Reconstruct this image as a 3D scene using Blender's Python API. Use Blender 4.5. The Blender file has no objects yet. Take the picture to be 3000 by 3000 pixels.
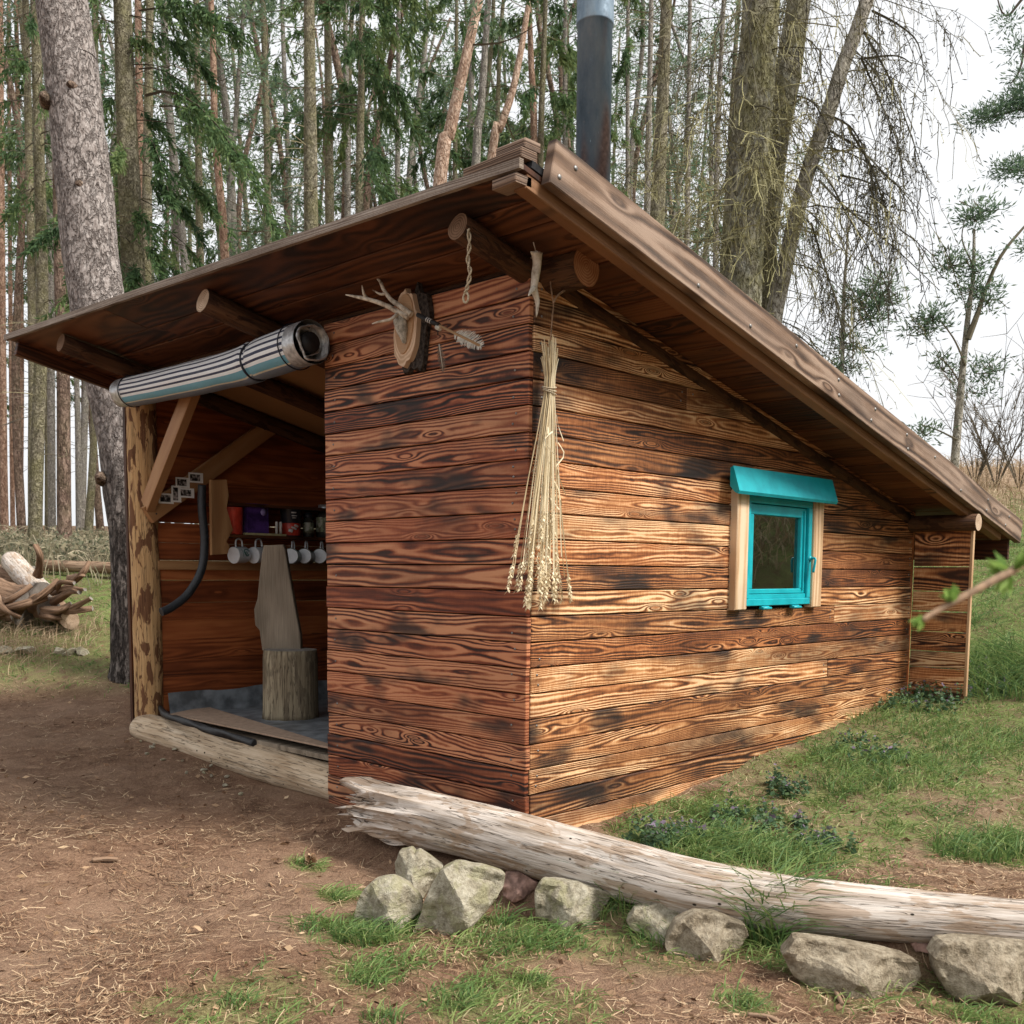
import bpy, math, random
import numpy as np
from mathutils import Vector, Matrix

SC = bpy.context.scene
COL = SC.collection
RNG = np.random.default_rng(7)
random.seed(7)
PI = math.pi

# ------------------------------------------------------------------ camera model
YAW, PITCH, ROLL, YP, FOC = math.radians(44.1535), math.radians(5.2978), math.radians(-0.4198), 1953.8, 3000.0
cf = np.array([math.cos(YAW)*math.cos(PITCH), math.sin(YAW)*math.cos(PITCH), -math.sin(PITCH)])
_r = np.array([math.sin(YAW), -math.cos(YAW), 0.0])
_d = np.cross(cf, _r)
if _d[2] > 0: _d = -_d
cr = math.cos(ROLL)*_r + math.sin(ROLL)*_d
cd = -math.sin(ROLL)*_r + math.cos(ROLL)*_d
KP = 3000/1932

def ray(u, v):
    return ((u*KP-1500)/FOC)*cr + ((v*KP-YP)/FOC)*cd + cf
_q = (((1549)-1500)/FOC)*cr + ((2470-YP)/FOC)*cd + cf
CP = -_q*(1.3/-_q[2])
fh = np.array([math.cos(YAW), math.sin(YAW)]); rh = np.array([math.sin(YAW), -math.cos(YAW)])

def U(u, v, ax, val):
    q = ray(u, v); i = 'xyz'.index(ax); return CP + q*((val-CP[i])/q[i])
def UD(u, v, d):                      # point seen there at horizontal depth d
    q = ray(u, v); return CP + q*(d/(q[0]*fh[0]+q[1]*fh[1]))

cam = bpy.data.cameras.new('camera'); camo = bpy.data.objects.new('camera', cam); COL.objects.link(camo)
cam.sensor_width = 36; cam.lens = 36; cam.shift_y = (YP-1500)/3000
cam.clip_start = .05; cam.clip_end = 900
M = Matrix.Identity(4)
for i in range(3):
    M[i][0] = cr[i]; M[i][1] = -cd[i]; M[i][2] = -cf[i]; M[i][3] = CP[i]
camo.matrix_world = M
cam.dof.use_dof = True; cam.dof.focus_distance = 5.6; cam.dof.aperture_fstop = 8.0
SC.camera = camo

# ------------------------------------------------------------------ noise + ground
def _hash(i, j, s):
    h = (i.astype(np.int64)*374761393 + j.astype(np.int64)*668265263 + s*69069) & 0x7fffffff
    h = ((h ^ (h >> 13))*1274126177) & 0x7fffffff
    return ((h ^ (h >> 16)) & 0xffff)/65535.0
def vn(x, y, s=0):
    x = np.asarray(x, float); y = np.asarray(y, float)
    i = np.floor(x); j = np.floor(y); a = x-i; b = y-j
    a = a*a*(3-2*a); b = b*b*(3-2*b)
    return (_hash(i, j, s)*(1-a)+_hash(i+1, j, s)*a)*(1-b) + (_hash(i, j+1, s)*(1-a)+_hash(i+1, j+1, s)*a)*b
def ss(a, b, x):
    t = np.clip((x-a)/(b-a), 0, 1); return t*t*(3-2*t)

LOGP = np.array([(-.40, .71), (-.30, -.29), (-.195, -1.06), (.01, -1.63), (.276, -2.155), (.6, -2.75)])
def log_x(y):
    return np.interp(-y, -LOGP[:, 1], LOGP[:, 0])
def g(x, y, rough=True):
    x = np.asarray(x, float); y = np.asarray(y, float)
    dx = x-CP[0]; dy = y-CP[1]
    s = dx*fh[0]+dy*fh[1]; t = dx*rh[0]+dy*rh[1]
    zr = np.clip(s-4.9, 0, 3.0)*.115 + np.clip(s-7.9, 0, 13)*.245 + np.clip(s-20.9, 0, 60)*.03
    zl = np.clip(s-6.2, 0, 3)*.045 + np.clip(s-9.2, 0, 4)*.27 + np.clip(s-13.2, 0, 40)*.05
    w = ss(-1.6, 1.8, t)
    z = zl*(1-w)+zr*w
    # bank on the right (seen mirrored in the window)
    z = z + ss(3.2, 11, t)*ss(14, 2, s)*6.0
    low = ss(-.03, .17, log_x(y)-x)*ss(1.5, .4, y)
    z = z - .13*low - .05*ss(2.2, 1.2, np.abs(y-1.2))*ss(.6, -.2, x)*(1-low)
    ins = ss(.02, .16, x)*ss(4.22, 4.1, x)*ss(.03, .12, y)*ss(3.86, 3.74, y)
    z = z*(1-ins) + np.minimum(z, .04)*ins
    if rough:
        z = z + (vn(x*1.3, y*1.3, 1)-.5)*.06*ss(.3, 1.2, s) + (vn(x*5, y*5, 2)-.5)*.030 + (vn(x*17, y*17, 3)-.5)*.010
        z = z + ss(16, 40, s)*(vn(x*.2, y*.2, 5)-.5)*.8
    return z
def gz(x, y): return float(g(x, y))
def G(u, v, lo=2.0, hi=60.0):            # where the view ray through that picture point meets the ground
    q = ray(u, v); t = lo
    qs = q[0]*fh[0]+q[1]*fh[1]
    ts = np.linspace(lo, hi, 1500)/qs
    pts = CP[None]+q[None]*ts[:, None]
    below = pts[:, 2] < g(pts[:, 0], pts[:, 1], False)
    k = int(np.argmax(below)) if below.any() else len(ts)-1
    return pts[k]

# ------------------------------------------------------------------ object helpers
def setp(o, label=None, cat=None, group=None, kind=None):
    if label: o['label'] = label
    if cat: o['category'] = cat
    if group: o['group'] = group
    if kind: o['kind'] = kind
    return o
def thing(name, label, cat, loc, group=None):
    o = bpy.data.objects.new(name, None); COL.objects.link(o)
    o.empty_display_size = .1
    o.location = Vector([float(c) for c in loc])
    return setp(o, label, cat, group)
def adopt(o, parent):
    if parent is not None:
        o.parent = parent
        w = Vector((0, 0, 0)); p = parent
        while p is not None:
            if p.type == 'EMPTY': w = w + p.location
            p = p.parent
        o.matrix_parent_inverse = Matrix.Translation(-w) if parent.type == 'EMPTY' else Matrix.Identity(4)
    return o

class MB:
    def __init__(s): s.v = []; s.f = []; s.m = []; s.uv = []; s.rn = []; s.sm = []
    def face(s, idx, uvs=None, rn=None, mat=0, smooth=False):
        s.f.append(tuple(idx)); s.m.append(mat); s.sm.append(smooth)
        n = len(idx)
        s.uv += list(uvs) if uvs is not None else [(0, 0)]*n
        s.rn += list(rn) if rn is not None else [(0, 0)]*n
    def build(s, name, mats, parent=None):
        me = bpy.data.meshes.new(name)
        me.from_pydata([tuple(map(float, p)) for p in s.v], [], s.f)
        a = me.uv_layers.new(name='UVMap'); a.data.foreach_set('uv', np.array(s.uv, dtype=np.float32).ravel())
        b = me.uv_layers.new(name='rnd'); b.data.foreach_set('uv', np.array(s.rn, dtype=np.float32).ravel())
        me.polygons.foreach_set('material_index', s.m); me.polygons.foreach_set('use_smooth', s.sm)
        for m in (mats if isinstance(mats, (list, tuple)) else [mats]): me.materials.append(m)
        me.update()
        o = bpy.data.objects.new(name, me); COL.objects.link(o)
        return adopt(o, parent)
    def plank(s, poly, O, Ux, Vx, N, th, ch=.003, mat=0, rnd=None, swap=False, back=True):
        O = np.array(O, float); Ux = np.array(Ux, float); Vx = np.array(Vx, float); N = np.array(N, float)
        P2 = np.array(poly, float); c = P2.mean(0); n = len(P2)
        lo = P2[:, 1].min(); hi = P2[:, 1].max(); ulo = P2[:, 0].min(); uhi = P2[:, 0].max()
        r = random.random() if rnd is None else rnd
        off = random.random()*20
        def uvr(p):
            if swap: return (p[1]+off, p[0]), (r, 2*(p[0]-ulo)/max(uhi-ulo, 1e-6)-1)
            return (p[0]+off, p[1]), (r, 2*(p[1]-lo)/max(hi-lo, 1e-6)-1)
        sg_ = 1. if (P2[:, 0]*np.roll(P2[:, 1], -1)-np.roll(P2[:, 0], -1)*P2[:, 1]).sum() > 0 else -1.
        ins = []
        for i in range(n):
            a, b, d = P2[i-1], P2[i], P2[(i+1) % n]
            e1 = b-a; e2 = d-b
            e1 = e1/(np.hypot(*e1)+1e-9); e2 = e2/(np.hypot(*e2)+1e-9)
            n1 = np.array([-e1[1], e1[0]]); n2 = np.array([-e2[1], e2[0]])
            k = n1+n2; k = k/max(1+n1@n2, .3)
            ins.append(b+k*ch*sg_)
        ins = np.array(ins)
        b0 = len(s.v)
        for p in ins: s.v.append(O+Ux*p[0]+Vx*p[1])
        for p in P2: s.v.append(O+Ux*p[0]+Vx*p[1]-N*ch)
        for p in P2: s.v.append(O+Ux*p[0]+Vx*p[1]-N*th)
        ua = [uvr(p) for p in ins]; ub = [uvr(p) for p in P2]
        uc = [((q[0][0], q[0][1]+th), q[1]) for q in ub]
        A = list(range(b0, b0+n)); B = list(range(b0+n, b0+2*n)); C_ = list(range(b0+2*n, b0+3*n))
        s.face(A, [q[0] for q in ua], [q[1] for q in ua], mat)
        for i in range(n):
            j = (i+1) % n
            s.face((B[i], B[j], A[j], A[i]), [ub[i][0], ub[j][0], ua[j][0], ua[i][0]], [ub[i][1], ub[j][1], ua[j][1], ua[i][1]], mat)
            s.face((C_[i], C_[j], B[j], B[i]), [uc[i][0], uc[j][0], ub[j][0], ub[i][0]], [uc[i][1], uc[j][1], ub[j][1], ub[i][1]], mat)
        if back: s.face(C_[::-1], [q[0] for q in uc][::-1], [q[1] for q in uc][::-1], mat)
    def bar(s, p0, p1, w, h, up=(0, 0, 1), mat=0, ch=.003, rnd=None):       # board from p0 to p1, h along 'up', w across
        p0 = np.array(p0, float); p1 = np.array(p1, float)
        a = p1-p0; L = np.linalg.norm(a); a /= L
        up = np.array(up, float); n = np.cross(a, up); n /= np.linalg.norm(n); up2 = np.cross(n, a)
        s.plank([(0, -h/2), (L, -h/2), (L, h/2), (0, h/2)], p0+n*w/2, a, up2, n, w, ch, mat, rnd)
    def box(s, c, d, mat=0, rz=0, ch=.002):
        c = np.array(c, float); ca, sa = math.cos(rz), math.sin(rz)
        s.plank([(-d[0]/2, -d[1]/2), (d[0]/2, -d[1]/2), (d[0]/2, d[1]/2), (-d[0]/2, d[1]/2)],
                c+np.array([0, 0, d[2]/2]), (ca, sa, 0), (-sa, ca, 0), (0, 0, 1), d[2], ch, mat)
    def tube(s, pts, rad, seg=12, mat=0, cap=None, amp=0, fr=3., seed=0, squash=None, smooth=True, rnd=None, closed_angle=None, vscale=None, lump=0.0):
        pts = np.array(pts, float); n = len(pts)
        rad = np.full(n, float(rad)) if np.isscalar(rad) else np.array(rad, float)
        T = np.gradient(pts, axis=0); T /= np.linalg.norm(T, axis=1)[:, None]+1e-12
        ref = np.array([0, 0, 1.]) if abs(T[0][2]) < .9 else np.array([1., 0, 0])
        X = np.cross(ref, T[0]); X /= np.linalg.norm(X)
        fx = []
        for i in range(n):
            X = X-T[i]*(X@T[i]); X /= np.linalg.norm(X); fx.append(X.copy())
        fx = np.array(fx); fy = np.cross(T, fx)
        L = np.concatenate([[0], np.cumsum(np.linalg.norm(np.diff(pts, axis=0), axis=1))])
        r = random.random() if rnd is None else rnd
        off = random.random()*20
        b0 = len(s.v)
        ang = np.linspace(0, 2*PI, seg, endpoint=False)
        for i in range(n):
            rr = rad[i]*np.ones(seg)
            if amp:
                rr = rr*(1+amp*2*(vn(np.cos(ang)*1.3+L[i]*fr*.35+seed*7.1, np.sin(ang)*1.3+L[i]*fr, seed)-.5)
                         + lump*2*(vn(ang*seg/6.3*.6+seed, np.full(seg, L[i]*fr*4), seed+5)-.5))
            sx, sy = (1, 1) if squash is None else squash
            for j in range(seg):
                s.v.append(pts[i]+(fx[i]*math.cos(ang[j])*sx+fy[i]*math.sin(ang[j])*sy)*rr[j])
        cir = 2*PI*(rad.mean() if vscale is None else vscale)
        for i in range(n-1):
            for j in range(seg):
                k = (j+1) % seg
                q = (b0+i*seg+j, b0+i*seg+k, b0+(i+1)*seg+k, b0+(i+1)*seg+j)
                v0, v1 = j/seg*cir, (j+1)/seg*cir
                s.face(q, [(L[i]+off, v0), (L[i]+off, v1), (L[i+1]+off, v1), (L[i+1]+off, v0)],
                       [(r, 2*abs(2*(j/seg)-1)-1), (r, 2*abs(2*((j+1)/seg)-1)-1)]*1+[(r, 2*abs(2*((j+1)/seg)-1)-1), (r, 2*abs(2*(j/seg)-1)-1)], mat, smooth)
        cm = mat if cap is None else cap
        for e, rev in ((0, True), (n-1, False)):
            idx = [b0+e*seg+j for j in range(seg)]; uv = [(math.cos(a)*rad[e], math.sin(a)*rad[e]) for a in ang]
            if rev: idx = idx[::-1]; uv = uv[::-1]
            s.face(idx, uv, [(r, 0)]*seg, cm)
    def lathe(s, c, prof, seg=20, axis=(0, 0, 1), mat=0, smooth=True):
        c = np.array(c, float); ax = np.array(axis, float); ax /= np.linalg.norm(ax)
        ref = np.array([1., 0, 0]) if abs(ax[0]) < .8 else np.array([0, 1., 0])
        X = np.cross(ref, ax); X /= np.linalg.norm(X); Y = np.cross(ax, X)
        b0 = len(s.v)
        for (r, h) in prof:
            for j in range(seg):
                a = 2*PI*j/seg; s.v.append(c+ax*h+(X*math.cos(a)+Y*math.sin(a))*r)
        for i in range(len(prof)-1):
            for j in range(seg):
                k = (j+1) % seg
                s.face((b0+i*seg+j, b0+i*seg+k, b0+(i+1)*seg+k, b0+(i+1)*seg+j),
                       [(j/seg, prof[i][1]), ((j+1)/seg, prof[i][1]), ((j+1)/seg, prof[i+1][1]), (j/seg, prof[i+1][1])], None, mat, smooth)
        for e, rev in ((0, True), (len(prof)-1, False)):
            if prof[e][0] > 1e-5:
                idx = [b0+e*seg+j for j in range(seg)]
                s.face(idx[::-1] if rev else idx, None, None, mat)

class NP:                                   # bulk quads with one 'var' value per face
    def __init__(s): s.v = []; s.q = []; s.var = []; s.n = 0; s.m = []
    def quads(s, V, var, mat=0):            # V (n,4,3)
        n = len(V)
        if n == 0: return
        s.v.append(V.reshape(-1, 3)); s.q.append(np.arange(n*4).reshape(n, 4)+s.n); s.n += n*4
        s.var.append(np.broadcast_to(np.asarray(var, float), (n,)).copy()); s.m.append(np.full(n, mat, np.int32))
    def leaves(s, c, d, ln, wd, var, mat=0, rng=RNG):
        n = len(c)
        if n == 0: return
        d = d/(np.linalg.norm(d, axis=1)[:, None]+1e-9)
        w = np.cross(d, rng.normal(size=(n, 3))); w /= np.linalg.norm(w, axis=1)[:, None]+1e-9
        ln = np.broadcast_to(np.asarray(ln, float), (n,))[:, None]; wd = np.broadcast_to(np.asarray(wd, float), (n,))[:, None]
        V = np.stack([c, c+d*ln*.45+w*wd*.5, c+d*ln, c+d*ln*.45-w*wd*.5], 1)
        s.quads(V, var, mat)
    def ribbons(s, P, W, var, mat=0, side=None, rng=RNG):     # P (n,k,3) W (n,k)
        n, k, _ = P.shape
        if n == 0: return
        T = np.gradient(P, axis=1)
        sd = rng.normal(size=(n, 1, 3)) if side is None else side
        S = np.cross(T, np.broadcast_to(sd, T.shape)); S /= np.linalg.norm(S, axis=2)[:, :, None]+1e-9
        W = np.broadcast_to(W, (n, k))
        A = P+S*W[:, :, None]*.5; B = P-S*W[:, :, None]*.5
        V = np.stack([A[:, :-1], B[:, :-1], B[:, 1:], A[:, 1:]], 2).reshape(-1, 4, 3)
        s.quads(V, np.repeat(np.broadcast_to(np.asarray(var, float), (n,)), k-1), mat)
    def tubes(s, P, R, var, mat=0, sides=3):
        n, k, _ = P.shape
        if n == 0: return
        T = np.gradient(P, axis=1); ref = np.broadcast_to(np.array([.31, .17, .93]), T.shape)
        X = np.cross(T, ref); X /= np.linalg.norm(X, axis=2)[:, :, None]+1e-9
        Y = np.cross(T, X); Y /= np.linalg.norm(Y, axis=2)[:, :, None]+1e-9
        R = np.broadcast_to(R, (n, k))
        rg = [P+(X*math.cos(2*PI*j/sides)+Y*math.sin(2*PI*j/sides))*R[:, :, None] for j in range(sides)]
        for j in range(sides):
            a = rg[j]; b = rg[(j+1) % sides]
            V = np.stack([a[:, :-1], b[:, :-1], b[:, 1:], a[:, 1:]], 2).reshape(-1, 4, 3)
            s.quads(V, np.repeat(np.broadcast_to(np.asarray(var, float), (n,)), k-1), mat)
    def build(s, name, mats, parent=None):
        V = np.concatenate(s.v).astype(np.float32); Q = np.concatenate(s.q).astype(np.int32)
        me = bpy.data.meshes.new(name); m = len(Q)
        me.vertices.add(len(V)); me.vertices.foreach_set('co', V.ravel())
        me.loops.add(m*4); me.loops.foreach_set('vertex_index', Q.ravel())
        me.polygons.add(m); me.polygons.foreach_set('loop_start', np.arange(0, m*4, 4, dtype=np.int32))
        a = me.attributes.new('var', 'FLOAT', 'FACE'); a.data.foreach_set('value', np.concatenate(s.var).astype(np.float32))
        for mt in (mats if isinstance(mats, (list, tuple)) else [mats]): me.materials.append(mt)
        me.polygons.foreach_set('material_index', np.concatenate(s.m))
        me.update(calc_edges=True)
        o = bpy.data.objects.new(name, me); COL.objects.link(o)
        return adopt(o, parent)

def rot_to(v):  # helper unit
    v = np.array(v, float); return v/np.linalg.norm(v)
def bez(pts, n=24):                          # smooth curve through points
    pts = np.array(pts, float); k = len(pts)
    if k == 2: return np.array([pts[0]+(pts[1]-pts[0])*t for t in np.linspace(0, 1, n)])
    out = []
    for t in np.linspace(0, k-1-1e-6, n):
        i = int(t); f = t-i
        p0 = pts[max(i-1, 0)]; p1 = pts[i]; p2 = pts[i+1]; p3 = pts[min(i+2, k-1)]
        out.append(.5*((2*p1)+(-p0+p2)*f+(2*p0-5*p1+4*p2-p3)*f*f+(-p0+3*p1-3*p2+p3)*f**3))
    return np.array(out)

# ------------------------------------------------------------------ materials
class NT:
    def __init__(s, name, rough=.7, spec=.3):
        s.mat = bpy.data.materials.new(name); s.mat.use_nodes = True
        s.t = s.mat.node_tree; s.n = s.t.nodes; s.l = s.t.links
        s.b = s.n['Principled BSDF']; s.out = s.n['Material Output']
        s.b.inputs['Roughness'].default_value = rough; s.b.inputs['Specular IOR Level'].default_value = spec
    def _in(s, sock, v):
        if v is None: return
        if isinstance(v, bpy.types.NodeSocket): s.l.new(v, sock)
        elif isinstance(v, (tuple, list)) and len(v) == 3 and sock.type == 'RGBA': sock.default_value = (*v, 1)
        else: sock.default_value = v
    def m(s, op, a, b=None, c=None, clamp=False):
        n = s.n.new('ShaderNodeMath'); n.operation = op; n.use_clamp = clamp
        for i, v in enumerate((a, b, c)): s._in(n.inputs[i], v)
        return n.outputs[0]
    def comb(s, x, y, z=0.):
        n = s.n.new('ShaderNodeCombineXYZ')
        for i, v in enumerate((x, y, z)): s._in(n.inputs[i], v)
        return n.outputs[0]
    def sep(s, v):
        n = s.n.new('ShaderNodeSeparateXYZ'); s.l.new(v, n.inputs[0]); return n.outputs
    def noise(s, vec, scale=1., det=3., rough=.55, dist=0.):
        n = s.n.new('ShaderNodeTexNoise'); s._in(n.inputs['Vector'], vec)
        n.inputs['Scale'].default_value = scale; n.inputs['Detail'].default_value = det
        n.inputs['Roughness'].default_value = rough; n.inputs['Distortion'].default_value = dist
        return n.outputs['Fac']
    def vor(s, vec, scale=1., out='Distance', feat='F1', rnd=1.):
        n = s.n.new('ShaderNodeTexVoronoi'); n.feature = feat; s._in(n.inputs['Vector'], vec)
        n.inputs['Scale'].default_value = scale; n.inputs['Randomness'].default_value = rnd
        return n.outputs[out]
    def ramp(s, fac, stops, interp='LINEAR'):
        n = s.n.new('ShaderNodeValToRGB'); n.color_ramp.interpolation = interp; s._in(n.inputs[0], fac)
        e = n.color_ramp.elements
        while len(e) > 1: e.remove(e[-1])
        e[0].position = stops[0][0]; e[0].color = (*stops[0][1], 1)
        for p, c in stops[1:]:
            x = e.new(p); x.color = (*c, 1)
        return n.outputs[0]
    def mix(s, fac, a, b, mode='MIX'):
        n = s.n.new('ShaderNodeMix'); n.data_type = 'RGBA'; n.blend_type = mode
        s._in(n.inputs[0], fac); s._in(n.inputs[6], a); s._in(n.inputs[7], b); return n.outputs[2]
    def mr(s, v, a, b, c=0., d=1.):
        n = s.n.new('ShaderNodeMapRange'); n.interpolation_type = 'SMOOTHSTEP'
        for i, x in enumerate((v, a, b, c, d)): s._in(n.inputs[i], x)
        return n.outputs[0]
    def uv(s, name='UVMap'):
        n = s.n.new('ShaderNodeUVMap'); n.uv_map = name; return n.outputs[0]
    def obj(s):
        return s.n.new('ShaderNodeTexCoord').outputs['Object']
    def geo(s): return s.n.new('ShaderNodeNewGeometry').outputs['Position']
    def attr(s, name='var'):
        n = s.n.new('ShaderNodeAttribute'); n.attribute_name = name; return n.outputs['Fac']
    def bump(s, h, strength=.4, dist=.01):
        n = s.n.new('ShaderNodeBump'); n.inputs['Strength'].default_value = strength; n.inputs['Distance'].default_value = dist
        s.l.new(h, n.inputs['Height']); s.l.new(n.outputs[0], s.b.inputs['Normal'])
    def col(s, c): s._in(s.b.inputs['Base Color'], c)
    def scale(s, vec, x, y, z=1.):
        n = s.n.new('ShaderNodeVectorMath'); n.operation = 'MULTIPLY'; s._in(n.inputs[0], vec); n.inputs[1].default_value = (x, y, z); return n.outputs[0]

def wood(name, pal, freq=20., contrast=1., char=.0, charsize=1., knots=1., sawn=0., hue=None, rough=.58, bump=.35, fiber=.25, grey=0., us=1.25, lowamp=2.8, tone=.9, edge=.0, lift=0., toast=0.):
    """plank wood: cathedral rings, knots and scorch marks, driven by metre UVs and a per-plank random number"""
    t = NT(name, rough, .28)
    u, v, _ = t.sep(t.uv()); r, vl, _ = t.sep(t.uv('rnd'))
    seed = t.m('MULTIPLY', r, 91.7)
    low = t.noise(t.comb(t.m('MULTIPLY', u, us), t.m('MULTIPLY', vl, .30), seed), 1., 2., .45)
    wig = t.noise(t.comb(t.m('MULTIPLY', u, 9.), t.m('MULTIPLY', vl, 1.4), seed), 1., 3., .6)
    ctr = t.m('SUBTRACT', vl, t.m('MULTIPLY', t.m('SUBTRACT', t.noise(t.comb(t.m('MULTIPLY', u, .5), 3.3, seed), 1., 1.), .5), 2.6))
    q = t.m('MULTIPLY', t.m('POWER', t.m('ABSOLUTE', ctr), 1.5), .85)
    F = t.m('ADD', t.m('ADD', q, t.m('MULTIPLY', low, lowamp)), t.m('MULTIPLY', wig, .16))
    kv = t.comb(t.m('MULTIPLY', u, 2.0), t.m('MULTIPLY', vl, .62), t.m('ADD', seed, 11.))
    dk = t.vor(kv, 1.)
    K = t.m('EXPONENT', t.m('MULTIPLY', t.m('MULTIPLY', dk, dk), -34.))
    F = t.m('ADD', F, t.m('MULTIPLY', K, 1.0*knots))
    ring = t.m('SINE', t.m('MULTIPLY', F, t.m('MULTIPLY', freq, t.m('ADD', .5, t.m('MULTIPLY', t.m('FRACT', t.m('MULTIPLY', r, 29.3)), .75)))))
    ring = t.m('ADD', t.m('MULTIPLY', ring, .5), .5)
    sharp = t.m('POWER', ring, .8)
    plankc = t.m('MULTIPLY', t.m('SUBTRACT', t.m('FRACT', t.m('MULTIPLY', r, 17.3)), .5), tone*.62)
    big = t.noise(t.comb(t.m('MULTIPLY', u, 2.2), t.m('MULTIPLY', vl, .5), t.m('ADD', seed, 5.)), 1., 2.)
    pc = t.m('ADD', .45, t.m('MULTIPLY', t.m('FRACT', t.m('MULTIPLY', r, 41.7)), .75))
    loc = t.mr(t.noise(t.comb(t.m('MULTIPLY', u, 1.9), t.m('MULTIPLY', vl, .8), t.m('ADD', seed, 8.)), 1., 2.), .3, .65, .35, 1.15)
    val = t.m('ADD', t.m('MULTIPLY', t.m('SUBTRACT', sharp, .5), t.m('MULTIPLY', t.m('MULTIPLY', pc, loc), contrast)), .5+lift)
    val = t.m('ADD', val, t.m('ADD', plankc, t.m('MULTIPLY', t.m('SUBTRACT', big, .5), .7)))
    fib = t.noise(t.comb(t.m('MULTIPLY', u, 5.), t.m('MULTIPLY', v, 420.), seed), 1., 2.)
    val = t.m('ADD', val, t.m('MULTIPLY', t.m('SUBTRACT', fib, .5), fiber*1.6))
    if sawn:
        sw = t.noise(t.comb(t.m('MULTIPLY', u, 130.), t.m('MULTIPLY', vl, 1.2), seed), 1., 1.)
        val = t.m('ADD', val, t.m('MULTIPLY', t.m('SUBTRACT', sw, .5), sawn))
    c = t.ramp(val, pal)
    if hue:
        c = t.mix(t.mr(t.m('FRACT', t.m('MULTIPLY', r, 7.7)), .3, 1., 0., .55), c, hue, 'MULTIPLY')
    core = t.mr(dk, .06, .10, 1., 0.)
    c = t.mix(t.m('MULTIPLY', core, .8*min(knots, 1)), c, tuple(x*1.25 for x in pal[len(pal)//2][1]))
    edge = t.m('MULTIPLY', t.mr(dk, .075, .10), t.mr(dk, .10, .15, 1., 0.))
    c = t.mix(t.m('MULTIPLY', edge, .55*min(knots, 1)), c, pal[0][1])
    if edge:
        en = t.noise(t.comb(t.m('MULTIPLY', u, 6.), t.m('MULTIPLY', vl, .3), seed), 1., 3.)
        ed = t.mr(t.m('ADD', t.m('ABSOLUTE', vl), t.m('MULTIPLY', t.m('SUBTRACT', en, .5), .35)), .84, 1.0)
        c = t.mix(t.m('MULTIPLY', ed, edge), c, (.03, .018, .013))
    if toast:
        tn = t.noise(t.comb(t.m('MULTIPLY', u, .9), t.m('MULTIPLY', v, 2.1), t.m('MULTIPLY', r, 1.2)), 1., 4., .6)
        c = t.mix(t.m('MULTIPLY', t.mr(tn, .40, .66), toast), c, t.mix(.45, c, (.045, .016, .008), 'MIX'), 'MIX')
        c = t.mix(t.m('MULTIPLY', t.mr(tn, .52, .70), toast), c, (.06, .022, .011))
    if char:
        cn = t.noise(t.comb(t.m('MULTIPLY', u, 1.7*charsize), t.m('MULTIPLY', v, 4.2*charsize), t.m('MULTIPLY', r, 3.)), 1., 3., .55)
        cm = t.m('MULTIPLY', t.mr(cn, .52, .70), char)
        c = t.mix(cm, c, (.018, .014, .013))
    if grey:
        gn = t.noise(t.comb(t.m('MULTIPLY', u, 1.5), t.m('MULTIPLY', vl, 1.3), t.m('ADD', seed, 2.)), 1., 4.)
        c = t.mix(t.m('MULTIPLY', t.mr(gn, .35, .65), grey), c, (.34, .30, .27))
    t.col(c)
    t.bump(t.m('ADD', t.m('MULTIPLY', sharp, .7), t.m('MULTIPLY', fib, .6)), bump, .004)
    return t.mat

def plain(name, colr, rough=.6, metal=0., var=.12, sc=20., spec=.4, bump=0.):
    t = NT(name, rough, spec); t.b.inputs['Metallic'].default_value = metal
    n = t.noise(t.obj(), sc, 4.)
    t.col(t.mix(t.mr(n, .3, .7), tuple(max(0, x*(1-var*1.5)) for x in colr), tuple(min(1, x*(1+var)) for x in colr)))
    if bump: t.bump(n, bump, .01)
    return t.mat

def leafmat(name, stops, transl=.35, rough=.6):
    t = NT(name, rough, .2)
    c = t.ramp(t.attr(), stops)
    t.col(c)
    tr = t.n.new('ShaderNodeBsdfTranslucent'); t.l.new(c, tr.inputs[0])
    mx = t.n.new('ShaderNodeMixShader'); mx.inputs[0].default_value = transl
    t.l.new(t.b.outputs[0], mx.inputs[1]); t.l.new(tr.outputs[0], mx.inputs[2]); t.l.new(mx.outputs[0], t.out.inputs[0])
    return t.mat

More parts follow.
